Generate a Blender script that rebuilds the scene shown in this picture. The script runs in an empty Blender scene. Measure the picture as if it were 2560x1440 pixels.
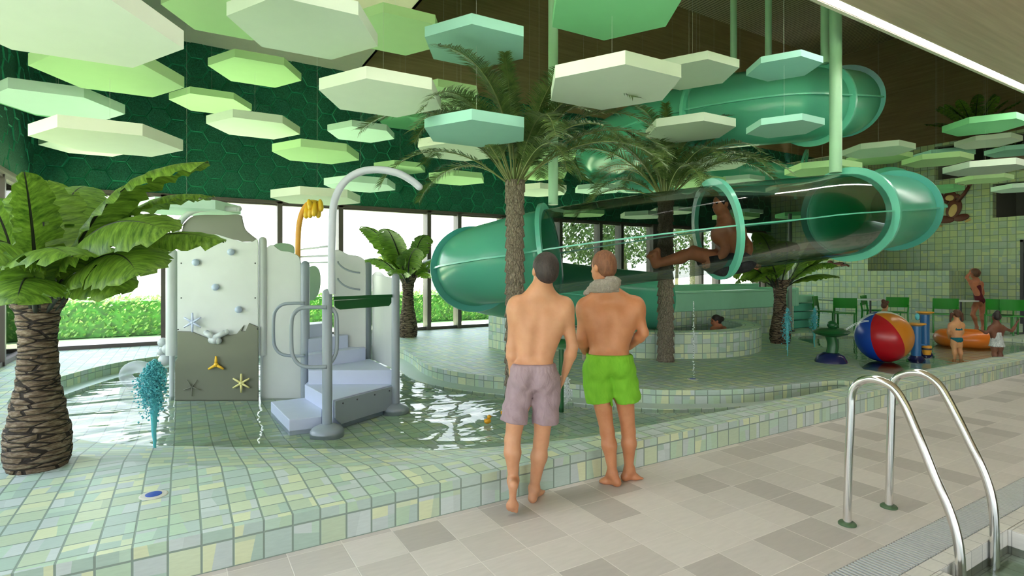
import bpy, bmesh, math, random
import numpy as np
from mathutils import Vector, Matrix
random.seed(7)
PI = math.pi
C = bpy.context.scene.collection

# ---------------------------------------------------------------- measured camera
F, CX, CY, EYE = 1380.0, 1280.0, 682.0, 1.6
YAW = math.atan(825 / 1380.0)
SN, CS = math.sin(YAW), math.cos(YAW)

def at(px, py, d):
    r = (px - CX) / F * d
    return Vector((d * SN + r * CS, d * CS - r * SN, EYE + (CY - py) * d / F))
def atz(px, py, z):
    return at(px, py, F * (z - EYE) / (CY - py))
def atY(px, py, Y):
    t = (px - CX) / F
    return at(px, py, Y / (CS - t * SN))
def atX(px, py, X):
    t = (px - CX) / F
    return at(px, py, X / (SN + t * CS))
def dep(x, y):
    return x * SN + y * CS

# ---------------------------------------------------------------- mesh builder
class MB:
    def __init__(s):
        s.v = []; s.f = []; s.uv = []
    def face(s, idx, uvs=None):
        s.f.append(tuple(idx)); s.uv.append(uvs)
    def add(s, vs, fs):
        b = len(s.v)
        s.v.extend([tuple(v) for v in vs])
        for f in fs:
            s.face([b + i for i in f])
        return b
    def box(s, lo, hi, M=None):
        x0, y0, z0 = lo; x1, y1, z1 = hi
        vs = [Vector(p) for p in ((x0,y0,z0),(x1,y0,z0),(x1,y1,z0),(x0,y1,z0),(x0,y0,z1),(x1,y0,z1),(x1,y1,z1),(x0,y1,z1))]
        if M is not None: vs = [M @ v for v in vs]
        s.add(vs, [(0,3,2,1),(4,5,6,7),(0,1,5,4),(1,2,6,5),(2,3,7,6),(3,0,4,7)])
        return s
    def bar(s, a, b, w, h, up=(0,0,1)):
        a = Vector(a); b = Vector(b); d = (b - a)
        L = d.length; d.normalize(); u = Vector(up)
        sx = d.cross(u).normalized(); u = sx.cross(d).normalized()
        vs = []
        for t in (0, L):
            for p, q in ((-1,-1),(1,-1),(1,1),(-1,1)):
                vs.append(a + d*t + sx*(p*w/2) + u*(q*h/2))
        s.add(vs, [(0,1,2,3),(4,7,6,5),(0,4,5,1),(1,5,6,2),(2,6,7,3),(3,7,4,0)])
        return s
    def tube(s, pts, r, n=12, caps=True, closed=False):
        pts = [Vector(p) for p in pts]
        m = len(pts)
        rs = r if isinstance(r, (list, tuple)) else [r] * m
        T = []
        for i in range(m):
            if closed: t = pts[(i+1) % m] - pts[i-1]
            elif i == 0: t = pts[1] - pts[0]
            elif i == m-1: t = pts[-1] - pts[-2]
            else: t = pts[i+1] - pts[i-1]
            T.append(t.normalized())
        ref = Vector((0,0,1)) if abs(T[0].z) < .9 else Vector((1,0,0))
        N = T[0].cross(ref).normalized()
        b = len(s.v)
        for i in range(m):
            N = (N - T[i] * N.dot(T[i]))
            if N.length < 1e-6: N = T[i].orthogonal()
            N.normalize(); Bn = T[i].cross(N)
            for k in range(n):
                a = 2*PI*k/n
                s.v.append(tuple(pts[i] + (N*math.cos(a) + Bn*math.sin(a))*rs[i]))
        rng = m if closed else m-1
        for i in range(rng):
            j = (i+1) % m
            for k in range(n):
                k2 = (k+1) % n
                s.face((b+i*n+k, b+i*n+k2, b+j*n+k2, b+j*n+k))
        if caps and not closed:
            s.face([b+k for k in range(n)][::-1]); s.face([b+(m-1)*n+k for k in range(n)])
        return s
    def lathe(s, prof, c=(0,0,0), n=32, axis=None, squash=(1,1)):
        c = Vector(c); b = len(s.v)
        M = Matrix.Identity(3) if axis is None else Vector((0,0,1)).rotation_difference(Vector(axis)).to_matrix()
        for r, z in prof:
            for k in range(n):
                a = 2*PI*k/n
                s.v.append(tuple(c + M @ Vector((r*math.cos(a)*squash[0], r*math.sin(a)*squash[1], z))))
        for i in range(len(prof)-1):
            for k in range(n):
                k2 = (k+1) % n
                s.face((b+i*n+k, b+i*n+k2, b+(i+1)*n+k2, b+(i+1)*n+k))
        if prof[0][0] > 1e-5: s.face([b+k for k in range(n)][::-1])
        if prof[-1][0] > 1e-5: s.face([b+(len(prof)-1)*n+k for k in range(n)])
        return s
    def ball(s, c, r, n=16, m=10, M=None):
        c = Vector(c); b = len(s.v)
        rr = r if isinstance(r, (tuple, list)) else (r, r, r)
        for i in range(m+1):
            th = PI*i/m
            for k in range(n):
                a = 2*PI*k/n
                p = Vector((rr[0]*math.sin(th)*math.cos(a), rr[1]*math.sin(th)*math.sin(a), rr[2]*math.cos(th)))
                if M is not None: p = M @ p
                s.v.append(tuple(c + p))
        for i in range(m):
            for k in range(n):
                k2 = (k+1) % n
                s.face((b+i*n+k, b+(i+1)*n+k, b+(i+1)*n+k2, b+i*n+k2))
        return s
    def prism(s, poly, z0, z1):
        """vertical prism of a plan polygon (counter-clockwise)"""
        n = len(poly)
        zs0 = z0 if isinstance(z0, (list, tuple)) else [z0]*n
        zs1 = z1 if isinstance(z1, (list, tuple)) else [z1]*n
        vs = [(p[0], p[1], zs0[i]) for i, p in enumerate(poly)] + [(p[0], p[1], zs1[i]) for i, p in enumerate(poly)]
        fs = [tuple(range(n))[::-1], tuple(range(n, 2*n))] + [(i, (i+1) % n, n+(i+1) % n, n+i) for i in range(n)]
        s.add(vs, fs)
        return s
    def slab(s, outline, nrm, t):
        """flat outline in 3-D given a thickness along nrm"""
        nrm = Vector(nrm).normalized() * t; n = len(outline)
        vs = [Vector(p) for p in outline] + [Vector(p) + nrm for p in outline]
        s.add(vs, [tuple(range(n))[::-1], tuple(range(n, 2*n))] + [(i, (i+1) % n, n+(i+1) % n, n+i) for i in range(n)])
        return s
    def build(s, name, mat, parent=None, smooth=False, world=True, bevel=0, uvmode=None, autosm=None):
        me = bpy.data.meshes.new(name)
        off = Vector((0,0,0))
        if parent is not None and world:
            p = parent
            while p is not None:
                off += p.location; p = p.parent
        me.from_pydata([tuple(Vector(v) - off) for v in s.v], [], s.f)
        if any(u is not None for u in s.uv):
            L = me.uv_layers.new(name='UVMap'); i = 0
            for f, u in zip(s.f, s.uv):
                for k in range(len(f)):
                    L.data[i].uv = u[k] if u is not None else (0, 0)
                    i += 1
        elif uvmode == 'box':
            L = me.uv_layers.new(name='UVMap')
            for p in me.polygons:
                n = p.normal
                for li in p.loop_indices:
                    v = Vector(s.v[me.loops[li].vertex_index])
                    if abs(n.z) > .6: L.data[li].uv = (v.x, v.y)
                    elif abs(n.x) > abs(n.y): L.data[li].uv = (v.y, v.z)
                    else: L.data[li].uv = (v.x, v.z)
        me.validate()
        if mat is not None:
            for mm in (mat if isinstance(mat, (list, tuple)) else [mat]): me.materials.append(mm)
        o = bpy.data.objects.new(name, me); C.objects.link(o)
        if parent is not None: o.parent = parent
        if smooth:
            for p in me.polygons: p.use_smooth = True
        if autosm is not None:
            for p in me.polygons: p.use_smooth = True
            bm = bmesh.new(); bm.from_mesh(me)
            for e in bm.edges:
                if len(e.link_faces) == 2 and e.calc_face_angle(0) > autosm: e.smooth = False
            bm.to_mesh(me); bm.free()
        if bevel:
            m = o.modifiers.new('bevel', 'BEVEL'); m.width = bevel; m.segments = 2; m.limit_method = 'ANGLE'; m.angle_limit = .6
            m.harden_normals = False
        return o

def tag(o, label=None, cat=None, group=None, kind=None):
    if label: o['label'] = label
    if cat: o['category'] = cat
    if group: o['group'] = group
    if kind: o['kind'] = kind
    return o
def thing(name, label, cat, loc=(0,0,0), rz=0, group=None):
    o = bpy.data.objects.new(name, None); C.objects.link(o)
    o.location = loc; o.rotation_euler = (0, 0, rz); o.empty_display_size = .1
    return tag(o, label, cat, group)
def struct(o):
    o['kind'] = 'structure'; return o
def copy_tree(o, parent=None, top=True):
    c = o.copy(); C.objects.link(c)
    if parent is not None: c.parent = parent
    for ch in list(o.children): copy_tree(ch, c, False)
    return c
def catmull(pts, n=8):
    pts = [Vector(p) for p in pts]; out = []
    P = [pts[0]*2-pts[1]] + pts + [pts[-1]*2-pts[-2]]
    for i in range(1, len(P)-2):
        for k in range(n):
            t = k/n; a, b, c, d = P[i-1], P[i], P[i+1], P[i+2]
            out.append(.5*((2*b)+(-a+c)*t+(2*a-5*b+4*c-d)*t*t+(-a+3*b-3*c+d)*t**3))
    out.append(pts[-1]); return out

# ---------------------------------------------------------------- shader helpers
class N:
    def __init__(s, name, rough=.5, col=(.8,.8,.8), spec=.5, metal=0):
        s.m = bpy.data.materials.new(name); s.m.use_nodes = True
        s.t = s.m.node_tree; s.n = s.t.nodes; s.l = s.t.links
        s.b = s.n['Principled BSDF']; s.out = s.n['Material Output']
        s.b.inputs['Base Color'].default_value = (*col, 1); s.b.inputs['Roughness'].default_value = rough
        s.b.inputs['Specular IOR Level'].default_value = spec; s.b.inputs['Metallic'].default_value = metal
    def new(s, t, **kw):
        n = s.n.new(t)
        for k, v in kw.items(): setattr(n, k, v)
        return n
    def lk(s, a, b): s.l.new(a, b)
    def _in(s, sock, v):
        if hasattr(v, 'is_output') or isinstance(v, bpy.types.NodeSocket): s.lk(v, sock)
        else: sock.default_value = v
    def math(s, op, a, b=None, c=None, clamp=False):
        n = s.new('ShaderNodeMath', operation=op, use_clamp=clamp); s._in(n.inputs[0], a)
        if b is not None: s._in(n.inputs[1], b)
        if c is not None: s._in(n.inputs[2], c)
        return n.outputs[0]
    def vmath(s, op, a, b=None, out=0):
        n = s.new('ShaderNodeVectorMath', operation=op); s._in(n.inputs[0], a)
        if b is not None: s._in(n.inputs[1], b)
        return n.outputs[out]
    def sep(s, v):
        n = s.new('ShaderNodeSeparateXYZ'); s.lk(v, n.inputs[0]); return n.outputs
    def comb(s, x, y, z=0.0):
        n = s.new('ShaderNodeCombineXYZ')
        for i, q in enumerate((x, y, z)): s._in(n.inputs[i], q)
        return n.outputs[0]
    def mapn(s, v, scale=(1,1,1), loc=(0,0,0), rot=(0,0,0)):
        n = s.new('ShaderNodeMapping'); s.lk(v, n.inputs[0])
        n.inputs['Scale'].default_value = scale; n.inputs['Location'].default_value = loc; n.inputs['Rotation'].default_value = rot
        return n.outputs[0]
    def coord(s, k='Object'): return s.new('ShaderNodeTexCoord').outputs[k]
    def pos(s): return s.new('ShaderNodeNewGeometry').outputs['Position']
    def noise(s, v, sc=5, det=3, rough=.5, dist=0, out='Fac'):
        n = s.new('ShaderNodeTexNoise'); s.lk(v, n.inputs['Vector'])
        n.inputs['Scale'].default_value = sc; n.inputs['Detail'].default_value = det; n.inputs['Roughness'].default_value = rough
        n.inputs['Distortion'].default_value = dist
        return n.outputs[out]
    def white(s, v):
        n = s.new('ShaderNodeTexWhiteNoise', noise_dimensions='3D'); s.lk(v, n.inputs['Vector']); return n.outputs
    def voro(s, v, sc=5, feat='F1', rnd=1):
        n = s.new('ShaderNodeTexVoronoi', feature=feat); s.lk(v, n.inputs['Vector']); n.inputs['Scale'].default_value = sc
        n.inputs['Randomness'].default_value = rnd
        return n.outputs
    def ramp(s, fac, stops, interp='LINEAR'):
        n = s.new('ShaderNodeValToRGB'); s.lk(fac, n.inputs[0]); cr = n.color_ramp; cr.interpolation = interp
        while len(cr.elements) > 1: cr.elements.remove(cr.elements[0])
        cr.elements[0].position = stops[0][0]; cr.elements[0].color = (*stops[0][1], 1)
        for p, c in stops[1:]:
            e = cr.elements.new(p); e.color = (*c, 1)
        return n.outputs[0]
    def mix(s, fac, a, b, mode='MIX'):
        n = s.new('ShaderNodeMix', data_type='RGBA', blend_type=mode)
        s._in(n.inputs['Factor'], fac)
        for sk, v in ((n.inputs[6], a), (n.inputs[7], b)):
            if isinstance(v, tuple): sk.default_value = (*v, 1)
            else: s.lk(v, sk)
        return n.outputs[2]
    def bump(s, h, st=.3, dist=.02):
        n = s.new('ShaderNodeBump'); s.lk(h, n.inputs['Height']); n.inputs['Strength'].default_value = st; n.inputs['Distance'].default_value = dist
        s.lk(n.outputs[0], s.b.inputs['Normal']); return n.outputs[0]
    def col(s, c): s._in(s.b.inputs['Base Color'], c) if not isinstance(c, tuple) else None; return s

def plain(name, col, rough=.4, spec=.5, metal=0, var=.05, bump=0, bsc=60):
    n = N(name, rough, col, spec, metal)
    if var:
        f = n.noise(n.coord(), 6, 3)
        n.col(n.mix(f, tuple(max(0, c*(1-var)) for c in col), tuple(min(1, c*(1+var)) for c in col)))
    if bump: n.bump(n.noise(n.coord(), bsc, 3), bump, .01)
    return n.m

def tile_mat(name, size, cols, grout, gw=.035, off=(0,0), rough=.5, split=True):
    n = N(name, rough, spec=.22)
    uv = n.new('ShaderNodeUVMap').outputs[0]
    p = n.vmath('DIVIDE', n.vmath('SUBTRACT', uv, (off[0], off[1], 0)), (size, size, 1))
    cell = n.vmath('FLOOR', p); f = n.vmath('FRACTION', p)
    fx, fy, _ = n.sep(f)[:3]
    r = n.white(cell); rc = n.sep(r['Color'])
    if split:
        o = n.math('GREATER_THAN', rc[0], .5)
        a = n.math('ADD', n.math('MULTIPLY', o, fx), n.math('MULTIPLY', n.math('SUBTRACT', 1.0, o), fy))
        b = n.math('ADD', n.math('MULTIPLY', o, fy), n.math('MULTIPLY', n.math('SUBTRACT', 1.0, o), fx))
        sp = n.math('ADD', n.math('MULTIPLY_ADD', rc[1], .3, .35), n.math('MULTIPLY', n.math('SUBTRACT', b, .5), n.math('MULTIPLY', n.math('SUBTRACT', rc[2], .5), .45)))
        side = n.math('MULTIPLY', n.math('GREATER_THAN', a, sp), n.math('GREATER_THAN', r['Value'], .28))
        # a third strip in some tiles
        side2 = n.math('MULTIPLY', n.math('GREATER_THAN', b, n.math('ADD', sp, .12)), n.math('GREATER_THAN', rc[1], .62))
        sid = n.math('ADD', n.math('MULTIPLY', side, 3.7), n.math('MULTIPLY', side2, 9.3))
        cc = n.vmath('ADD', cell, n.comb(0.0, 0.0, sid))
        v = n.white(cc)['Value']
    else:
        v = r['Value']
    k = len(cols)
    c = n.ramp(v, [(i/k, q) for i, q in enumerate(cols)], 'CONSTANT')
    nz = n.noise(n.vmath('MULTIPLY', p, (1.0, 5.0, 1.0)), 2.5, 3)
    c = n.mix(.25, c, n.ramp(nz, [(.3, (.80,.80,.80)), (.7, (1.1,1.1,1.1))]), 'MULTIPLY')
    ex = n.math('MINIMUM', fx, n.math('SUBTRACT', 1.0, fx)); ey = n.math('MINIMUM', fy, n.math('SUBTRACT', 1.0, fy))
    e = n.math('MINIMUM', ex, ey)
    g = n.math('LESS_THAN', e, gw)
    c = n.mix(g, c, grout)
    n.col(c)
    n.bump(n.math('MINIMUM', n.math('DIVIDE', e, gw*1.6), 1.0), .25, .004)
    return n.m

TS = .152
GR = [(.50,.60,.44),(.46,.57,.52),(.60,.68,.48),(.42,.55,.47),(.52,.59,.57),(.66,.71,.47),(.47,.62,.46),(.57,.64,.62),(.49,.64,.52)]
M = {}
M['tile'] = tile_mat('green mosaic tile', TS, GR, (.25,.32,.27), off=(.0895, .05+3.36-22*TS))
M['tile_pale'] = tile_mat('pale mosaic tile', TS, [(.55,.66,.62),(.62,.70,.60),(.50,.62,.60),(.60,.70,.68)], (.40,.48,.44))
M['tile_wall'] = tile_mat('wall mosaic tile', TS*1.25, [(.38,.46,.26),(.32,.42,.32),(.45,.52,.28),(.36,.44,.36),(.40,.50,.30)], (.16,.22,.16), gw=.04)
M['floor'] = tile_mat('grey stone floor tile', .303, [(.64,.59,.55),(.57,.525,.49),(.49,.45,.42),(.67,.62,.58),(.61,.565,.53)], (.74,.69,.64), gw=.009, off=(.813,3.01), rough=.42, split=False)
M['coping'] = tile_mat('white pool edge tile', .15, [(.74,.72,.68),(.70,.68,.64),(.77,.75,.71)], (.42,.41,.39), gw=.02, rough=.3, split=False)

def wood_mat(name, dark, light, axis, sc=1.0, groove=None):
    n = N(name, .5)
    p = n.pos()
    st = [18.0*sc]*3; st[axis] = .7*sc
    f = n.noise(n.vmath('MULTIPLY', p, tuple(st)), 1.0, 5, .6)
    c = n.ramp(f, [(.3, dark), (.7, light)])
    if groove:
        a2, pitch, gw = groove
        q = n.sep(p)[a2]
        fr = n.math('FRACT', n.math('DIVIDE', q, pitch))
        g = n.math('LESS_THAN', fr, gw)
        c = n.mix(g, c, tuple(x*.25 for x in dark))
        n.bump(n.math('SUBTRACT', 1.0, g), .6, .02)
    n.col(c)
    return n.m
M['wood'] = wood_mat('oak veneer ceiling', (.56,.39,.285), (.70,.51,.39), 0)
M['wood_dark'] = wood_mat('dark oak cladding', (.30,.225,.11), (.42,.32,.17), 0)
M['wood_end'] = wood_mat('dark oak end cladding', (.33,.25,.14), (.46,.36,.21), 1)
M['slats'] = wood_mat('slatted oak ceiling', (.62,.52,.34), (.78,.68,.48), 1, groove=(0, .13, .3))
M['cream'] = plain('cream plaster', (.82,.74,.60), .7)
M['dark_frame'] = plain('dark bronze window frame', (.10,.075,.07), .45)
M['aqua'] = plain('aqua fibreglass', (.15,.57,.43), .22, .5, var=.08)
M['aqua_deep'] = plain('deep teal flange', (.05,.36,.31), .3, .5)
M['aqua_pale'] = plain('pale aqua fibreglass', (.34,.68,.50), .3)
M['pole'] = plain('mint painted steel', (.36,.62,.42), .35)
M['grey_post'] = plain('blue grey coated post', (.27,.31,.36), .3)
M['lilac_post'] = plain('lilac grey coated pipe', (.56,.58,.68), .3)
M['pale_post'] = plain('pale grey coated post', (.52,.55,.56), .3)
M['lilac'] = plain('lilac blue plastic', (.55,.60,.78), .4)
M['lilac_top'] = plain('grey blue plastic tread', (.42,.52,.56), .45)
M['white_panel'] = plain('off white play panel', (.56,.575,.57), .35)
M['khaki'] = plain('khaki play panel', (.135,.140,.095), .4)
M['green_panel'] = plain('soft green play panel', (.36,.52,.38), .4)
M['darkgreen'] = plain('dark green plastic', (.012,.10,.025), .35)
M['yellow'] = plain('yellow plastic', (.85,.50,.03), .35)
M['gold'] = plain('pale yellow plastic', (.75,.68,.28), .35)
M['steel'] = N('brushed stainless steel', .16, (.80,.79,.77), .5, 1.0).m
M['chairgreen'] = plain('bright green plastic', (.01,.24,.012), .35)
M['white'] = plain('white laminate', (.8,.8,.8), .35)
M['metal_dark'] = plain('dark steel', (.05,.05,.055), .4)
M['blue'] = plain('blue plastic', (.03,.16,.42), .3)
M['navy'] = plain('navy plastic', (.012,.015,.09), .25)
M['orange'] = plain('orange vinyl', (.78,.19,.02), .3)
M['amber'] = plain('amber plastic', (.80,.36,.04), .35)
M['red'] = plain('red vinyl', (.50,.008,.018), .28)
M['blue_v'] = plain('blue vinyl', (.01,.06,.42), .28)
M['orange_v'] = plain('orange vinyl gore', (.62,.22,.02), .28)
M['duck'] = plain('yellow rubber', (.70,.33,.01), .4)
M['black'] = plain('black void', (.006,.006,.008), .5)

def leafy(name, a, b, sc=40, tr=.35, along=None):
    n = N(name, .42)
    uv = n.coord('UV') if along else n.coord()
    if along: f = n.noise(n.vmath('MULTIPLY', uv, along), 1.0, 4, .65)
    else: f = n.noise(uv, sc, 3)
    c = n.ramp(f, [(.3, a), (.68, b)])
    n.col(c)
    if tr:
        t = n.new('ShaderNodeBsdfTranslucent'); n.lk(c, t.inputs[0])
        mx = n.new('ShaderNodeMixShader'); mx.inputs[0].default_value = tr
        n.lk(n.b.outputs[0], mx.inputs[1]); n.lk(t.outputs[0], mx.inputs[2]); n.lk(mx.outputs[0], n.out.inputs[0])
    return n.m
M['banana'] = leafy('broad leaf green', (.022,.085,.006), (.25,.42,.05), along=(30, 1.6, 1), tr=.25)
M['rib'] = plain('dark leaf midrib', (.025,.03,.022), .5)
M['frond'] = leafy('date palm leaflet', (.03,.07,.014), (.13,.20,.05), 12, .2)
M['frond_stem'] = plain('frond stem', (.16,.19,.06), .6)
M['hedge'] = leafy('hedge leaf', (.10,.20,.045), (.30,.45,.14), 9, .3)
M['tree'] = leafy('tree leaf', (.03,.07,.02), (.16,.24,.08), 5, .2)
M['shrub'] = leafy('dark shrub leaf', (.01,.05,.01), (.05,.22,.02), 8, .2)

def bark(name, cols, sc, st, zst, edges=1.0):
    n = N(name, .85)
    p = n.mapn(n.coord(), (st, st, zst))
    d = n.noise(p, 2.0, 3, out='Color')
    pp = n.vmath('ADD', p, n.vmath('SCALE', d, None)) if False else p
    v = n.voro(p, sc, 'DISTANCE_TO_EDGE', .9)['Distance']
    v2 = n.voro(p, sc, 'F1', .9)
    c = n.ramp(n.noise(p, sc*3, 4, .7), [(.32, cols[0]), (.5, cols[1]), (.68, cols[2])])
    c = n.mix(n.math('MULTIPLY', n.math('LESS_THAN', v, .06), edges), c, cols[3])
    n.col(c)
    n.bump(n.math('ADD', n.math('MINIMUM', n.math('MULTIPLY', v, 5.0), 1.0), n.math('MULTIPLY', n.noise(p, sc*4, 4), .4)), .9, .02)
    return n.m
M['bark_fat'] = bark('scaly palm bark', [(.07,.04,.022),(.17,.115,.072),(.33,.26,.185),(.022,.013,.008)], 3.0, 1.7, 8.5)
M['bark_date'] = bark('date palm bark', [(.12,.09,.06),(.25,.20,.145),(.38,.32,.25),(.06,.035,.022)], 9.0, 3.5, 1.6, 0.0)

def skin(name, a, b):
    n = N(name, .48, spec=.4)
    n.col(n.ramp(n.noise(n.coord(), 7, 4, .6), [(.3, a), (.7, b)]))
    n.b.inputs['Subsurface Weight'].default_value = .12
    n.b.inputs['Subsurface Radius'].default_value = (.6,.25,.15)
    n.b.inputs['Subsurface Scale'].default_value = .02
    n.bump(n.noise(n.coord(), 160, 2), .06, .004)
    return n.m
M['skin_a'] = skin('tanned skin', (.50,.225,.115), (.60,.305,.17))
M['skin_b'] = skin('bronzed skin', (.44,.165,.07), (.55,.24,.12))
M['skin_c'] = skin('deep tanned skin', (.36,.12,.06), (.48,.18,.09))
M['skin_d'] = skin('dark brown skin', (.14,.05,.03), (.22,.09,.05))
M['skin_e'] = skin('child skin', (.58,.27,.12), (.70,.36,.17))
def hairm(name, a, b, sc=60):
    n = N(name, .6)
    f = n.noise(n.mapn(n.coord(), (1,1,.25)), sc, 4, .7)
    n.col(n.ramp(f, [(.3, a), (.7, b)])); n.bump(f, .5, .01); return n.m
M['hair_dark'] = hairm('dark brown hair', (.016,.010,.009), (.05,.032,.027))
M['hair_red'] = hairm('reddish brown hair', (.12,.04,.018), (.25,.10,.045))
M['hair_black'] = hairm('black hair', (.010,.007,.006), (.03,.02,.016))
M['hair_brown'] = hairm('chestnut hair', (.06,.022,.01), (.14,.05,.02))
def cloth(name, a, b, sc=14, bs=.3):
    n = N(name, .8, spec=.25)
    p = n.coord(); f = n.noise(n.mapn(p, (1,1,.5)), sc, 4, .6, 1.5)
    n.col(n.ramp(f, [(.3, a), (.7, b)])); n.bump(f, bs, .03); return n.m
M['mauve'] = cloth('mauve swim fabric', (.30,.21,.235), (.36,.26,.285))
M['lime'] = cloth('lime green swim fabric', (.14,.38,.02), (.19,.46,.03), 10, .15)
M['towel'] = cloth('grey towelling', (.34,.30,.255), (.44,.39,.34), 50, .8)
M['swim_black'] = cloth('black swim fabric', (.01,.01,.012), (.03,.03,.035))
M['maroon'] = cloth('maroon swimsuit', (.06,.006,.01), (.11,.012,.018))
M['teal_swim'] = cloth('teal swim fabric', (.005,.09,.12), (.01,.16,.19))
M['pink_swim'] = cloth('pink swim fabric', (.55,.02,.20), (.70,.05,.30))
M['white_swim'] = cloth('white floral swim fabric', (.30,.34,.33), (.75,.78,.76), 45)
M['eye'] = plain('eye', (.03,.02,.02), .2)

def moss():
    n = N('moss covered hexagon', .9)
    p = n.coord()
    f = n.noise(p, 45, 5, .75)
    g = n.noise(p, 1.3, 2)
    c = n.ramp(f, [(.35, (.004,.055,.03)), (.5, (.012,.14,.095)), (.66, (.045,.27,.18))])
    c = n.mix(g, c, n.mix(.5, c, (.02,.17,.08)))
    n.col(c); n.bump(f, .8, .03); return n.m
M['moss'] = moss()
M['moss_edge'] = plain('bright green moss joint', (.035,.36,.20), .8)

def water(name, tint, wsc, st, ior=1.33, dist=.05, rough=.015, k=1.0):
    n = N(name)
    p = n.pos()
    h = n.math('ADD', n.noise(n.vmath('MULTIPLY', p, (1.0,1.6,1.0)), wsc, 2, .45, .8), n.math('MULTIPLY', n.noise(p, wsc*4.5, 2), .12))
    bp = n.new('ShaderNodeBump'); n.lk(h, bp.inputs['Height']); bp.inputs['Strength'].default_value = st; bp.inputs['Distance'].default_value = dist
    fr = n.new('ShaderNodeFresnel'); fr.inputs['IOR'].default_value = ior; n.lk(bp.outputs[0], fr.inputs['Normal'])
    tr = n.new('ShaderNodeBsdfTransparent'); tr.inputs[0].default_value = (*tint, 1)
    gl = n.new('ShaderNodeBsdfGlossy'); gl.inputs['Roughness'].default_value = rough; n.lk(bp.outputs[0], gl.inputs['Normal'])
    mx = n.new('ShaderNodeMixShader'); n.lk(n.math('MULTIPLY', fr.outputs[0], k), mx.inputs[0]); n.lk(tr.outputs[0], mx.inputs[1]); n.lk(gl.outputs[0], mx.inputs[2])
    n.lk(mx.outputs[0], n.out.inputs[0]); n.n.remove(n.b); return n.m
M['water'] = water('clear pool water', (.95,1.0,.97), .95, 1.0, ior=1.30, dist=.065, k=.78)
M['water_calm'] = water('calm pool water', (.82,.93,.88), 2.2, .25, dist=.03)
M['water_main'] = water('main pool water', (.75,.92,.88), 2.0, .3, dist=.03)

def clear(name, tint, ior=1.3, rough=.02, k=1.0):
    n = N(name)
    fr = n.new('ShaderNodeFresnel'); fr.inputs['IOR'].default_value = ior
    tr = n.new('ShaderNodeBsdfTransparent'); tr.inputs[0].default_value = (*tint, 1)
    gl = n.new('ShaderNodeBsdfGlossy'); gl.inputs['Roughness'].default_value = rough
    mx = n.new('ShaderNodeMixShader'); n.lk(n.math('MULTIPLY', fr.outputs[0], k), mx.inputs[0]); n.lk(tr.outputs[0], mx.inputs[1]); n.lk(gl.outputs[0], mx.inputs[2])
    n.lk(mx.outputs[0], n.out.inputs[0]); n.n.remove(n.b); return n.m
M['glass'] = clear('window glass', (.96,.98,.97), 1.15)
M['smoked'] = clear('smoked acrylic', (.50,.52,.51), 1.25, .05, k=.30)
M['clearshell'] = N('clear inflatable vinyl', .2, (.78,.80,.84)).m; M['clearshell'].node_tree.nodes['Principled BSDF'].inputs['Alpha'].default_value = .35
def spray(name, c, e=0):
    n = N(name, .12, c, .6)
    return n.m
M['spray_teal'] = spray('teal water spray', (.12,.55,.62))
M['spray_white'] = spray('white water spray', (.85,.90,.92))
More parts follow.
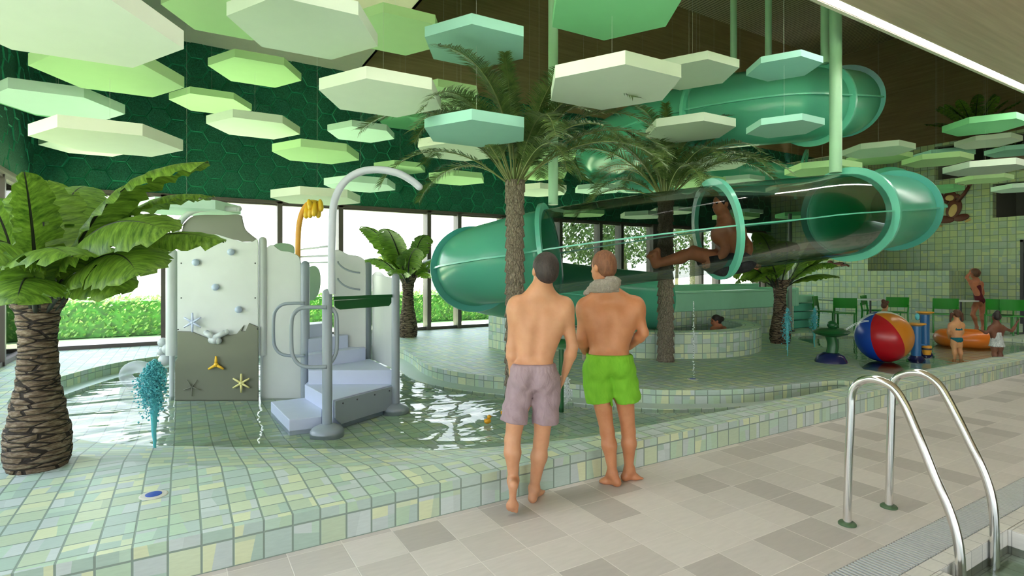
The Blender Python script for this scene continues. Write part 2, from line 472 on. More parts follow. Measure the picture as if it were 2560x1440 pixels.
# ---------------------------------------------------------------- smooth implicit bodies
class SDF:
    def __init__(s, lo, hi, h):
        s.h = h; s.lo = np.array(lo, float)
        s.n = np.ceil((np.array(hi) - s.lo)/h).astype(int) + 1
        s.Fd = np.full(tuple(s.n), .3, np.float32)
    def _sub(s, lo, hi):
        a = np.clip(np.floor((lo - s.lo)/s.h).astype(int), 0, s.n-1)
        b = np.clip(np.ceil((hi - s.lo)/s.h).astype(int)+1, 1, s.n)
        b = np.maximum(b, a+1)
        sl = tuple(slice(a[i], b[i]) for i in range(3))
        g = np.meshgrid(*[s.lo[i] + s.h*np.arange(a[i], b[i]) for i in range(3)], indexing='ij')
        return sl, g[0], g[1], g[2]
    def _merge(s, sl, d, k, neg):
        f = s.Fd[sl]
        if neg:
            d = -d
            hh = np.clip(.5 - .5*(d - f)/k, 0, 1)
            s.Fd[sl] = d*(1-hh) + f*hh + k*hh*(1-hh) if False else np.maximum(f, d) + np.maximum(k - np.abs(f-d), 0)**2/(4*k)
        else:
            s.Fd[sl] = np.minimum(f, d) - np.maximum(k - np.abs(f-d), 0)**2/(4*k)
    def cone(s, a, b, r1, r2, k=.03, flat=None, neg=False):
        """round cone; flat=(axis vector, factor): factor<1 makes it thinner along that axis"""
        a = np.array(a, float); b = np.array(b, float); R = max(r1, r2) + k + .03
        if flat is not None and flat[1] > 1: R *= flat[1]
        sl, X, Y, Z = s._sub(np.minimum(a, b) - R, np.maximum(a, b) + R)
        px, py, pz = X-a[0], Y-a[1], Z-a[2]; d = b - a
        if flat is not None:
            ax = np.array(flat[0], float); ax /= np.linalg.norm(ax); q = 1/flat[1]-1
            t = (px*ax[0]+py*ax[1]+pz*ax[2])*q; px = px+t*ax[0]; py = py+t*ax[1]; pz = pz+t*ax[2]
            d = d + ax*(d@ax)*q
        L2 = max(d@d, 1e-9)
        t = np.clip((px*d[0]+py*d[1]+pz*d[2])/L2, 0, 1)
        t2 = t
        dist = np.sqrt((px-t*d[0])**2+(py-t*d[1])**2+(pz-t*d[2])**2) - (r1+(r2-r1)*t2)
        if flat is not None and flat[1] < 1: dist = dist*flat[1]**.5
        s._merge(sl, dist.astype(np.float32), k, neg)
    def ell(s, c, r, fr=None, k=.03, neg=False):
        """ellipsoid, radii along frame vectors fr=(right, front, up)"""
        c = np.array(c, float); R = max(r) + k + .03
        sl, X, Y, Z = s._sub(c-R, c+R)
        px, py, pz = X-c[0], Y-c[1], Z-c[2]
        if fr is None: fr = np.eye(3)
        q = [(px*v[0]+py*v[1]+pz*v[2]) for v in fr]
        k0 = np.sqrt(sum((q[i]/r[i])**2 for i in range(3))); k1 = np.sqrt(sum((q[i]/r[i]**2)**2 for i in range(3)))
        d = k0*(k0-1)/np.maximum(k1, 1e-6)
        s._merge(sl, d.astype(np.float32), k, neg)
    def grid(s):
        return np.meshgrid(*[s.lo[i]+s.h*np.arange(s.n[i]) for i in range(3)], indexing='ij')
    def plane(s, p, nrm, k=.006):
        """keep the side opposite to nrm"""
        X, Y, Z = s.grid(); n = np.array(nrm, float); n /= np.linalg.norm(n)
        d = (X-p[0])*n[0]+(Y-p[1])*n[1]+(Z-p[2])*n[2]
        s.Fd = (np.maximum(s.Fd, d) + np.maximum(k-np.abs(s.Fd-d), 0)**2/(4*k)).astype(np.float32)
    def wrinkle(s, fn):
        X, Y, Z = s.grid(); s.Fd = (s.Fd + fn(X, Y, Z)).astype(np.float32)
    def mesh(s, name, mat, parent=None, smooth_it=1):
        Fd = s.Fd; n = s.n
        Fd[0], Fd[-1], Fd[:,0], Fd[:,-1], Fd[:,:,0], Fd[:,:,-1] = .1, .1, .1, .1, .1, .1
        sg = Fd < 0
        acc = np.zeros(tuple(n-1)+(3,), np.float32); cnt = np.zeros(tuple(n-1), np.float32)
        quads = []
        off = {0: [(0,0,0),(0,0,1),(0,1,1),(0,1,0)], 1: [(0,0,0),(1,0,0),(1,0,1),(0,0,1)], 2: [(0,0,0),(0,1,0),(1,1,0),(1,0,0)]}
        idx = -np.ones(tuple(n-1), np.int64)
        store = []
        for ax in range(3):
            sl0 = [slice(None)]*3; sl1 = [slice(None)]*3; sl0[ax] = slice(0, -1); sl1[ax] = slice(1, None)
            cr = sg[tuple(sl0)] != sg[tuple(sl1)]
            ii = np.argwhere(cr)
            if not len(ii): continue
            f0 = Fd[tuple(sl0)][cr]; f1 = Fd[tuple(sl1)][cr]; t = f0/(f0-f1)
            P = ii.astype(np.float32); P[:, ax] += t
            o = [(0,0,0)]*4; oth = [a for a in range(3) if a != ax]
            cells = []
            for da, db in ((0,0),(1,0),(1,1),(0,1)):
                c = ii.copy(); c[:, oth[0]] -= da; c[:, oth[1]] -= db; cells.append(c)
                np.add.at(acc, (c[:,0], c[:,1], c[:,2]), P); np.add.at(cnt, (c[:,0], c[:,1], c[:,2]), 1)
            flip = (f0 < 0)
            if ax == 1: flip = ~flip
            store.append((cells, flip))
        act = np.argwhere(cnt > 0); idx[cnt > 0] = np.arange(len(act))
        V = acc[cnt > 0]/cnt[cnt > 0][:, None]
        V = V*s.h + s.lo
        for cells, flip in store:
            q = np.stack([idx[c[:,0], c[:,1], c[:,2]] for c in cells], 1)
            q[~flip] = q[~flip][:, ::-1]
            quads.append(q)
        Q = np.concatenate(quads)
        for _ in range(smooth_it):
            A = np.zeros_like(V); Cn = np.zeros(len(V), V.dtype)
            for a, b in ((0,1),(1,2),(2,3),(3,0)):
                np.add.at(A, Q[:,a], V[Q[:,b]]); np.add.at(A, Q[:,b], V[Q[:,a]])
                np.add.at(Cn, Q[:,a], 1); np.add.at(Cn, Q[:,b], 1)
            V = V*.5 + .5*A/np.maximum(Cn, 1)[:, None]
        o3 = np.zeros(3)
        p = parent
        while p is not None:
            o3 += np.array(p.location); p = p.parent
        me = bpy.data.meshes.new(name)
        me.from_pydata((V - o3).tolist(), [], Q[:, ::-1].tolist())
        me.materials.append(mat)
        me.polygons.foreach_set('use_smooth', [True]*len(me.polygons))
        me.validate()
        o = bpy.data.objects.new(name, me); C.objects.link(o)
        if parent is not None: o.parent = parent
        return o

def nv(v):
    v = np.array(v, float); return v/np.linalg.norm(v)

def hand(S, w, d, palm_n, thumb, sc=1.0, curl=.35):
    """hand from wrist w along d; palm_n faces the palm side; thumb = direction of the thumb side"""
    w = np.array(w, float); d = nv(d); t = nv(np.array(thumb) - d*(np.array(thumb)@d)); p = nv(np.cross(d, t)); 
    if p@np.array(palm_n) < 0: p = -p
    pc = w + d*.045*sc
    S.ell(pc, (.040*sc, .048*sc, .016*sc), (t, d, p), k=.015)
    for i, (o, L) in enumerate(((.030,.072),(.010,.080),(-.010,.075),(-.029,.060))):
        b = w + d*.082*sc + t*o*sc
        c = b + (d*math.cos(curl*.6) + p*math.sin(curl*.6))*L*.5*sc
        e = c + (d*math.cos(curl*1.8) + p*math.sin(curl*1.8))*L*.5*sc
        S.cone(b - d*.02*sc, c, .0092*sc, .0085*sc, k=.005); S.cone(c, e, .0085*sc, .0072*sc, k=.004)
    b = w + d*.025*sc + t*.030*sc
    c = b + nv(d*.75 + t*.6 + p*.3)*.036*sc; e = c + nv(d*.95 + t*.15 + p*.25)*.030*sc
    S.cone(b, c, .012*sc, .010*sc, k=.01); S.cone(c, e, .010*sc, .008*sc, k=.005)

def foot(S, an, toe, up=(0,0,1), sc=1.0, toes=True):
    """an: ankle; toe: tip of the toes on the ground"""
    an = np.array(an, float); toe = np.array(toe, float)
    f = toe - an; 
    u = nv(up); fh = nv(f - u*(f@u)); s = np.cross(u, fh)
    L = np.linalg.norm(f - u*(f@u)); z0 = toe@u
    gr = lambda q, h: q + u*(h - 0)
    heel = an - fh*.035*sc; heel = heel + u*(z0 + .028*sc - heel@u)
    ball = toe - fh*.055*sc; ball = ball + u*(z0 + .018*sc - ball@u)
    S.cone(an, heel, .036*sc, .029*sc, k=.02)
    S.cone(an + fh*.01*sc, ball, .035*sc, .018*sc, k=.03)
    S.cone(heel, ball, .027*sc, .020*sc, k=.02)
    S.ell(ball, (.045*sc, .035*sc, .018*sc), (s, fh, u), k=.02)
    if toes:
        for i, (o, l, r) in enumerate(((-.030,.045,.012),(-.010,.046,.009),(.006,.042,.008),(.021,.036,.008),(.034,.028,.007))):
            S.cone(ball + s*o*sc, ball + s*o*sc + fh*l*sc - u*.006*sc, r*sc, r*.9*sc, k=.006)

def body(name, J, f, mat, parent, h=.008, sc=1.0, female=False, child=False, hands=True, gloss=None, headf=None, thin=1.0):
    """J: joints in world coordinates; f: the direction the chest faces"""
    J = {k: np.array(v, float) for k, v in J.items()}
    f = nv(f)
    pts = np.array(list(J.values())); lo = pts.min(0)-.24*sc; hi = pts.max(0)+.24*sc
    S = SDF(lo, hi, h)
    up = nv(J['neck'] - J['pel']); r = nv(np.cross(f, up)); f2 = nv(np.cross(up, r)); fr = (r, f2, up)
    shL, shR = J['shL'], J['shR']; sm = (shL+shR)/2; sw = np.linalg.norm(shL-shR)
    pel = J['pel']; tl = np.linalg.norm(sm - pel)
    w = sw/.36*thin
    # torso
    S.ell(sm - up*.13*tl/.5, (.158*w, .098*w, .175*tl/.5), fr, .05)
    S.ell(sm - up*.30*tl/.5 + f2*.005, (.128*w, .088*w, .15*tl/.5), fr, .06)
    S.ell(pel + up*.02*sc, (.150*w*(1.05 if female else 1), .100*w, .115*sc), fr, .06)
    for s_ in (-1, 1):
        S.ell(pel + r*s_*.075*w - f2*.05*w - up*.045*sc, (.078*w, .072*w, .085*sc), fr, .04)
        sh = shL if (shL-sm)@r*s_ > 0 else shR
        S.cone(J['neck']-up*.015*sc, sh - up*.012*sc, .058*sc*thin, .052*w, k=.08)
        S.cone(sh - up*.05*sc, pel + r*s_*.075*w + up*.16*sc, .062*w, .060*w, k=.08)
        S.ell(sh, (.052*w, .052*w, .058*sc), fr, .04)
        if female:
            S.ell(sm + r*s_*.065*w - up*.14*tl/.5 + f2*.085*w, (.055*w, .050*w, .055*sc), fr, .03)
    if not child:
        S.cone(sm - up*.05*sc - f2*.122*w, pel + up*.10*sc - f2*.112*w, .012, .014, k=.05, neg=True)
    # neck, head
    hd = J['head']; hf = nv(headf) if headf is not None else f2
    hu = nv(hd - J['neck']); hu = nv(np.array([0,0,1.0])*.7 + hu*.3); hr = nv(np.cross(hf, hu)); hf = nv(np.cross(hu, hr)); hfr = (hr, hf, hu)
    q = sc*(1.07 if not child else 1.12)
    S.cone(J['neck'] - up*.03*sc, hd - hu*.05*q - hf*.01, .061*sc*thin, .056*sc*thin, k=.04)
    S.ell(hd + hu*.02*q - hf*.012*q, (.074*q, .092*q, .092*q), hfr, .02)
    S.ell(hd - hu*.05*q + hf*.030*q, (.052*q, .058*q, .062*q), hfr, .03)
    S.cone(hd + hf*.078*q + hu*.005*q, hd + hf*.098*q - hu*.030*q, .010*q, .014*q, k=.014)
    S.cone(hd + hf*.080*q - hu*.055*q - hr*.015*q, hd + hf*.080*q - hu*.055*q + hr*.015*q, .009*q, .009*q, k=.008)
    for s_ in (-1, 1):
        S.ell(hd + hr*s_*.076*q - hu*.012*q - hf*.010*q, (.010*q, .018*q, .030*q), hfr, .008)
        S.ell(hd + hr*s_*.030*q + hf*.082*q + hu*.012*q, (.017*q, .012*q, .012*q), hfr, .01, neg=True)
    # arms
    for sd in 'LR':
        sh, el, wr = J['sh'+sd], J['el'+sd], J['wr'+sd]
        m = sh + (el-sh)*.35
        S.cone(sh, m, .050*sc*thin, .047*sc*thin, k=.03); S.cone(m, el, .047*sc*thin, .036*sc*thin, k=.02)
        m = el + (wr-el)*.28
        S.cone(el, m, .037*sc*thin, .042*sc*thin, k=.02); S.cone(m, wr, .042*sc*thin, .025*sc*thin, k=.02, )
        if hands:
            hdv = J.get('hd'+sd); hdv = hdv - wr if hdv is not None else wr - el
            tn = J.get('th'+sd); tn = (tn if tn is not None else f2)
            inn = (sm - sh); inn = inn - hdv*(inn@hdv)/max(hdv@hdv, 1e-6)
            hand(S, wr, hdv, inn, tn, sc*(.98 if not child else .8), J['cu'+sd][0] if 'cu'+sd in J else .35)
    # legs
    for sd in 'LR':
        hp, kn, an = J['hp'+sd], J['kn'+sd], J['an'+sd]
        lf = J['toe'+sd] - an; lf = nv(lf)
        S.cone(hp - up*.0, hp + (kn-hp)*.4, .084*w, .075*sc*thin, k=.05); S.cone(hp+(kn-hp)*.4, kn, .075*sc*thin, .051*sc*thin, k=.03)
        ax = nv(an-kn); back = -(f2 - ax*(f2@ax)); back = nv(back)
        S.ell(kn - back*.022*sc, (.034*sc, .03*sc, .04*sc), (r, f2, up), .03)
        m = kn + (an-kn)*.30 + back*.012*sc
        S.cone(kn, m, .047*sc*thin, .054*sc*thin, k=.03); S.cone(m, an, .054*sc*thin, .031*sc*thin, k=.03)
        foot(S, an, J['toe'+sd], J.get('fu'+sd, np.array([0,0,1.])), sc*(1 if not child else .8), toes=h < .0105)
    o = S.mesh(name, mat, parent, 2)
    for s_ in (-1, 1):
        MB().ball(hd + hr*s_*.030*q + hf*.074*q + hu*.010*q, .012*q, 8, 6).build('eye', M['eye'], parent, True)
    return dict(hd=hd, hr=hr, hf=hf, hu=hu, q=q, fr=fr, w=w, S=S, obj=o, J=J, up=up, r=r, f=f2)

def hair(B, mat, parent, h=.006, length=.0, bun=None, extra=None, name='hair', neckline=-.055, cap=1.0):
    hd, hr, hf, hu, q = B['hd'], B['hr'], B['hf'], B['hu'], B['q']
    S = SDF(hd - .22*q - abs(length), hd + .24*q, h)
    S.ell(hd + hu*.028*q - hf*.020*q, (.083*q*cap, .094*q*cap, .094*q*cap), (hr, hf, hu), .02)
    S.ell(hd - hu*.022*q - hf*.055*q, (.066*q*cap, .050*q*cap, .062*q), (hr, hf, hu), .03)
    for s_ in (-1, 1):
        S.ell(hd + hr*s_*.085*q - hu*.018*q - hf*.002*q, (.022*q, .024*q, .034*q), (hr, hf, hu), .006, neg=True)
    S.ell(hd + hf*.085*q - hu*.045*q, (.09*q, .075*q, .085*q), (hr, hf, hu), .02, neg=True)
    if neckline is not None:
        S.plane(hd + hu*(neckline-.03)*q - hf*.05*q, -hu + hf*.35, .01)
    for e in (extra or []):
        if len(e) == 2: S.ell(e[0], (e[1],)*3, None, .02)
        else: S.cone(e[0], e[1], e[2], e[3], k=.02)
    S.wrinkle(lambda X, Y, Z: .0016*np.sin(X*260+9*np.sin(Z*70))*np.sin(Y*240+5*np.sin(Z*50)))
    return S.mesh(name, mat, parent, 1)

def shorts(B, mat, parent, waist, hemL, hemR, h=.007, flare=1.0, name='swim_shorts'):
    J = B['J']; w = B['w']; up = B['up']; r = B['r']; f2 = B['f']; fr = B['fr']
    pel = J['pel']
    pts = np.array([pel, J['hpL'], J['hpR'], J['knL'], J['knR']]); S = SDF(pts.min(0)-.26, pts.max(0)+.26, h)
    S.ell(pel + up*.02, (.168*w, .125*w, .135), fr, .05)
    S.cone(pel + up*.03 , pel + up*.12, .128*w, .118*w, k=.03, flat=(f2, .82))
    for s_ in (-1, 1):
        S.ell(pel + r*s_*.078*w - f2*.055*w - up*.05, (.092*w, .088*w, .10), fr, .04)
    for sd in 'LR':
        hp, kn = J['hp'+sd], J['kn'+sd]
        hem = hemL if sd == 'L' else hemR
        out = nv(hp-pel)*.006
        e = hp + (kn-hp)*(hem+.12)
        S.cone(hp + out, e + out*2, .102*w, .108*w*flare, k=.028)
    hm = (J['hpL']+(J['knL']-J['hpL'])*hemL + J['hpR']+(J['knR']-J['hpR'])*hemR)/2
    S.cone(pel-up*.03-f2*.145*w, hm-f2*.125*w, .006, .022, k=.035, neg=True)
    S.cone(pel-up*.20, hm-up*.02, .004, .016, k=.02, flat=(f2, 6), neg=True)
    nW = lambda X, Y, Z: (.0035*np.sin((X*r[0]+Y*r[1])*62 + 3*np.sin(Z*19)) * np.clip((pel[2]+.05-Z)*6, 0, 1) + .0018*np.sin(Z*70+X*30) + .0022*np.sin((X*r[0]+Y*r[1])*260)*(np.abs(Z-waist+.02) < .028))
    S.wrinkle(nW)
    S.plane((0, 0, waist), (0, 0, 1), .01)
    # separate hem planes for each leg
    X, Y, Z = S.grid(); side = (X-pel[0])*r[0]+(Y-pel[1])*r[1]
    mid = ((J['hpL']-pel)@r)
    for sd in 'LR':
        hp, kn = J['hp'+sd], J['kn'+sd]; hem = hemL if sd == 'L' else hemR
        p = hp + (kn-hp)*hem; n = nv(kn-hp)
        d = (X-p[0])*n[0]+(Y-p[1])*n[1]+(Z-p[2])*n[2]
        sg = np.sign((hp-pel)@r)
        m = (side*sg) > 0
        S.Fd[m] = np.maximum(S.Fd[m], d[m])
    return S.mesh(name, mat, parent, 1)
# ================================================================= the hall
DZ = .216; YW = 12.55; XL = -2.25; YF = 3.36; ZC = 6.12; ZT = 10.2; XE = 22.5
def quad(pts, name, mat, uvm='box', **k):
    b = MB(); b.add(pts, [tuple(range(len(pts)))]); return b.build(name, mat, uvmode=uvm, **k)

# --- stone floor, with the recess of the main pool in front of it
POOLY = 1.15; NX0, NX1, NY = 3.50, 4.42, 1.37
b = MB(); b.box((-14, 1.655, -.3), (XE, YF, 0))
b.box((-14, -12, -.3), (XL-2, 1.655, 0))
struct(b.build('floor', M['floor'], uvmode='box'))
b = MB(); b.box((-4.25, 1.455, -.3), (XE, 1.655, -.03)); struct(b.build('trim_1', M['metal_dark']))
b = MB()
b.box((-4.25, NY, -1.2), (XE, 1.455, 0)); b.box((-4.25, POOLY, -1.2), (NX0, NY, 0)); b.box((NX1, POOLY, -1.2), (XE, NY, 0))
struct(b.build('trim_2', M['coping'], uvmode='box', bevel=.006))
b = MB(); b.box((NX0, .70, -.7), (NX1, NY, -.15)); b.box((-4.2, .9, -.7), (XE, POOLY, -.35)); b.box((-4.25, -9, -.75), (XE, POOLY, -.65)); b.box((-4.25, -9, -1.2), (XE, -8.8, 0)); b.box((-4.3, -9, -1.2), (-4.2, 1.455, 0))
struct(b.build('trim_3', M['coping'], uvmode='box'))
b = MB(); b.add([(-4.2,-8.8,-.10),(XE,-8.8,-.10),(XE,NY-.001,-.10),(-4.2,NY-.001,-.10)], [(0,1,2,3)])
tag(b.build('pool_water', M['water_main']), 'clear water of the main pool beside the steel ladder', 'pool water', kind='stuff')
# overflow grate: bars across a channel
t = thing('overflow_grate', 'pale ribbed overflow grate running between stone floor and white pool edge', 'grate', (3, 1.55, 0))
b = MB(); x = 1.6
while x < 7.2:
    b.box((x, 1.458, -.03), (x+.013, 1.652, .001)); x += .030
g = b.build('grate_bars', plain('pale grey grating', (.55,.56,.54), .4), t); g['kind'] = 'stuff'
b = MB(); b.box((-4, 1.458, -.03), (1.6, 1.652, -.004)); b.box((7.2, 1.458, -.03), (XE-.1, 1.652, -.004)); b.build('grate_strip', plain('grey grating far', (.40,.41,.40), .4), t)

# --- raised tiled deck with its basins
def outline_left():
    """(x, y, wall?, beach run)"""
    P = [(7.3,3.72,0,.12),(6.4,3.66,0,.16),(5.4,3.66,0,.30),(4.6,3.66,0,.40),(3.8,3.66,0,.42),(3.0,3.64,0,.55),(2.2,3.64,0,.75),(1.61,3.69,0,.95),(1.17,3.9,0,1.0),(.70,4.13,0,1.0),(.09,4.56,0,1.0),(-.52,5.1,0,.9),(-1.05,5.75,0,.7),(-1.38,6.5,0,.5),(-1.52,7.3,0,.35),
         (-1.62,8.0,1,.3),(-1.62,8.7,1,.3),(-1.2,9.84,1,.3),(-.82,10.46,1,.3),(-.37,10.85,1,.3),(.3,11.15,1,.3),(1.2,11.25,1,.3),(2.2,11.0,1,.3),(3.0,10.5,1,.3),(3.38,9.8,1,.3),(3.33,8.84,1,.3),(3.2,8.14,1,.3),(3.16,7.6,1,.3),(3.24,7.18,1,.3),(3.355,6.86,1,.3),(3.53,6.51,1,.3),(3.70,6.27,1,.3),(4.02,5.74,1,.3),(4.37,5.22,1,.3),(4.67,4.88,1,.3),(4.9,4.66,1,.28),(5.41,4.36,1,.2),(5.9,4.18,1,.14),(6.48,4.10,1,.08),(7.04,4.0,1,.03),(7.3,3.9,1,.01)]
    return P
PL = outline_left()
from mathutils import geometry
pond = plain('pale grey basin ledge', (.50,.60,.55), .4)
def densify(P, m=3):
    n = len(P); out = []
    for i in range(n):
        a, b2, c, d = P[i-1], P[i], P[(i+1) % n], P[(i+2) % n]
        sharp = (i == n-1)
        for k in range(m):
            t = k/m
            if sharp: q = [b2[j]*(1-t)+c[j]*t for j in (0,1)]
            else: q = [.5*((2*b2[j])+(-a[j]+c[j])*t+(2*a[j]-5*b2[j]+4*c[j]-d[j])*t*t+(-a[j]+3*b2[j]-3*c[j]+d[j])*t**3) for j in (0,1)]
            out.append((q[0], q[1], b2[2], b2[3]*(1-t)+c[3]*t))
    return out
PD = densify(PL)
def inward(P):
    n = len(P); A = sum(P[i][0]*P[(i+1) % n][1]-P[(i+1) % n][0]*P[i][1] for i in range(n)); sg = 1 if A > 0 else -1
    out = []
    for i in range(n):
        tx = P[(i+1) % n][0]-P[i-1][0]; ty = P[(i+1) % n][1]-P[i-1][1]; L = math.hypot(tx, ty) or 1
        out.append((-ty/L*sg, tx/L*sg))
    return out
PDI = inward(PD)
WZ = .045; BZ = .0
# the basin shell: wall or beach profile
shell = MB(); led = MB(); rings = []
run = 0; arc = [0]
for i in range(1, len(PD)+1):
    a, b2 = PD[i-1], PD[i % len(PD)]; arc.append(arc[-1]+math.hypot(a[0]-b2[0], a[1]-b2[1]))
for i, p in enumerate(PD):
    nx, ny = PDI[i]
    if p[2]: prof = [(0, DZ), (0, .055), (p[3]*.9, .055), (p[3]*.9+.01, BZ+.01), (p[3]*.9+.02, BZ)]
    else: prof = [(0, DZ), (p[3]*.45, .13), (p[3], WZ-.005), (p[3]*1.3+.03, BZ+.01), (p[3]*1.3+.05, BZ-.001)]
    rings.append([(p[0]+nx*o, p[1]+ny*o, z) for o, z in prof])
for i in range(len(PD)):
    j = (i+1) % len(PD)
    for k in range(4):
        q = [rings[i][k], rings[j][k], rings[j][k+1], rings[i][k+1]]
        wall = PD[i][2] and PD[j][2]
        tgt = led if (wall and k == 1) else shell
        base = len(tgt.v); tgt.v.extend(q)
        if wall and k in (0, 2):
            uv = [(arc[i], q[0][2]+.066), (arc[i+1], q[1][2]+.066), (arc[i+1], q[2][2]+.066), (arc[i], q[3][2]+.066)]
        else: uv = [(v[0], v[1]) for v in q]
        tgt.face([base, base+1, base+2, base+3], uv)
b = MB()
bot = [(-2.0, YF+.05), (8.1, YF+.05), (8.1, 11.7), (-2.0, 11.7)]
base = len(shell.v); shell.v.extend([(x, y, BZ) for x, y in bot]); shell.face([base, base+1, base+2, base+3], bot)
# flat bottom under everything (rectangular, hidden outside the basin by the deck)
struct(shell.build('floor', M['tile']))
struct(led.build('trim_4', pond))

# the toddler basin on the right
PK = [(8.35,3.80),(10,3.74),(12,3.74),(14,3.74),(14.9,3.95),(14.95,4.6),(14.44,5.4),(13.45,6.5),(12.3,7.45),(11.4,7.2),(10.46,6.1),(9.68,5.17),(8.9,4.66),(8.4,4.25)]
PKD = densify([(x, y, 1, .1) for x, y in PK], 4); PKI = inward(PKD)
kb = MB(); kl = MB(); WK = .15; BK = .10
arc = [0]
for i in range(1, len(PKD)+1):
    a, b2 = PKD[i-1], PKD[i % len(PKD)]; arc.append(arc[-1]+math.hypot(a[0]-b2[0], a[1]-b2[1]))
def kprof(i):
    p = PKD[i]; nx, ny = PKI[i]
    back = (p[0] > 11.6 and p[1] > 3.9)
    hi = DZ + (.10 if back else 0)
    return [(p[0], p[1], DZ), (p[0]+nx*.001, p[1]+ny*.001, WK+.005), (p[0]+nx*.14, p[1]+ny*.14, WK+.005), (p[0]+nx*.15, p[1]+ny*.15, BK)], back
for i in range(len(PKD)):
    j = (i+1) % len(PKD); A_, ba = kprof(i); B_, bb = kprof(j)
    for k in range(3):
        q = [A_[k], B_[k], B_[k+1], A_[k+1]]; tgt = kl if k == 1 else kb
        base = len(tgt.v); tgt.v.extend(q)
        uv = [(arc[i], q[0][2]+.066), (arc[i+1], q[1][2]+.066), (arc[i+1], q[2][2]+.066), (arc[i], q[3][2]+.066)] if k != 1 else [(v[0], v[1]) for v in q]
        tgt.face([base, base+1, base+2, base+3], uv)
lo = [kprof(i)[0][3] for i in range(len(PKD))]
tri = geometry.tessellate_polygon([[Vector((p[0], p[1], 0)) for p in lo]])
base = len(kb.v); kb.v.extend(lo)
for tt in tri: kb.face([base+i for i in tt], [(lo[i][0], lo[i][1]) for i in tt])
struct(kb.build('floor', M['tile'])); struct(kl.build('trim_5', pond))

# deck top with the two holes, front face and far parts
outer = [(XL, YF), (19.6, YF), (19.6, YW), (XL, YW)]
tri_in = [[Vector((x, y, 0)) for x, y in outer], [Vector((p[0], p[1], 0)) for p in PD][::-1], [Vector((p[0], p[1], 0)) for p in PKD][::-1]]
def is_ccw(P): return sum(P[i].x*P[(i+1) % len(P)].y-P[(i+1) % len(P)].x*P[i].y for i in range(len(P))) > 0
for k, want in ((0, True), (1, False), (2, False)):
    if is_ccw(tri_in[k]) != want: tri_in[k].reverse()
flat = [p for l in tri_in for p in l]
dk = MB(); dk.v = [(p.x, p.y, DZ) for p in flat]
for tt in geometry.tessellate_polygon(tri_in): dk.face(tt, [(flat[i].x, flat[i].y) for i in tt])
base = len(dk.v)
dk.v.extend([(XL, YF, -.02), (19.6, YF, -.02), (19.6, YF, DZ), (XL, YF, DZ)]); dk.face([base, base+1, base+2, base+3], [(XL, .046), (19.6, .046), (19.6, DZ+.066), (XL, DZ+.066)])
struct(dk.build('floor', M['tile']))
# water sheets
def sheet(P, off, z, name, mat, label):
    I = inward(P); q = [(P[i][0]-I[i][0]*off, P[i][1]-I[i][1]*off) for i in range(len(P))]
    b = MB(); b.v = [(x, y, z) for x, y in q]
    for tt in geometry.tessellate_polygon([[Vector((x, y, 0)) for x, y in q]]): b.face(tt)
    o = b.build(name, mat); tag(o, label, 'pool water', kind='stuff'); return o
def sheet_in(P, z, name, mat, label):
    I = inward(P); q = []
    for i in range(len(P)):
        o = P[i][3]*.92 if not P[i][2] else P[i][3]*.9
        q.append((P[i][0]+I[i][0]*o, P[i][1]+I[i][1]*o))
    b = MB(); b.v = [(x, y, z) for x, y in q]
    for tt in geometry.tessellate_polygon([[Vector((x, y, 0)) for x, y in q]]): b.face(tt)
    o = b.build(name, mat); tag(o, label, 'pool water', kind='stuff')
def sheet_rect(x0, y0, x1, y1, z, name, mat, label):
    b = MB(); b.add([(x0,y0,z),(x1,y0,z),(x1,y1,z),(x0,y1,z)], [(0,1,2,3)]); tag(b.build(name, mat), label, 'pool water', kind='stuff')
sheet_rect(-1.95, YF+.06, 8.0, 11.6, WZ, 'basin_water', M['water'], 'rippled clear water in the play basin around the climbing structure')
sheet(PKD, -.14, WK, 'basin_water', M['water_calm'], 'shallow water in the toddler basin under the beach ball')

# --- window wall (far) and left wall
def mull_X(px): 
    return atY(px, 700, YW).x
mx = [mull_X(p) for p in (410, 699, 851, 1071, 1147, 1256, 1400, 1500, 1553, 1640, 1753, 1795, 1896)]
mx = [m for m in mx if m < 18.0]
XR = 18.2
def frame_bar(lo, hi, i): 
    b = MB(); b.box(lo, hi); return b
xs = [XL] + mx + [XR]
for i in range(len(xs)-1):
    w = thing('window_%d' % (i+1), None, None, (xs[i], YW, DZ)); struct(w)
    x0, x1 = xs[i], xs[i+1]
    b = MB(); b.box((x1-.05, YW-.06, DZ), (x1+.05, YW+.22, 3.10)); b.box((x0+.02, YW+.0, DZ), (x1-.02, YW+.12, DZ+.07)); b.box((x0+.02, YW, 3.02), (x1-.02, YW+.12, 3.10))
    b.build('window_frame', M['dark_frame'], w)
    b = MB(); b.box((x0+.03, YW+.05, DZ+.06), (x1-.03, YW+.06, 3.03)); b.build('window_pane', M['glass'], w)
# thicker posts right of the slide
for k, px in enumerate((1640,)):
    p = atY(px, 700, YW); b = MB(); b.box((p.x-.22, YW-.1, DZ), (p.x+.22, YW+.2, 3.1)); struct(b.build('trim_6', M['dark_frame']))
b = MB(); b.box((XL-.3, YW, -.3), (XR, YW+.25, DZ-.001)); b.box((XR, YW-.01, -.3), (XE, YW+.25, 3.1)); struct(b.build('wall_far', M['tile_wall'], uvmode='box'))
b = MB(); b.box((XL-.3, YW+.03, 3.1), (XE, YW+.3, ZC)); struct(b.build('wall_far', M['moss_edge']))
b = MB(); b.box((3.42, YW-.0, ZC), (XE, YW+.3, ZT)); struct(b.build('wall_far', M['wood_dark']))
b = MB(); b.box((XL-.3, YW-.06, 3.06), (XR, YW+.1, 3.12)); struct(b.build('trim_7', M['dark_frame']))
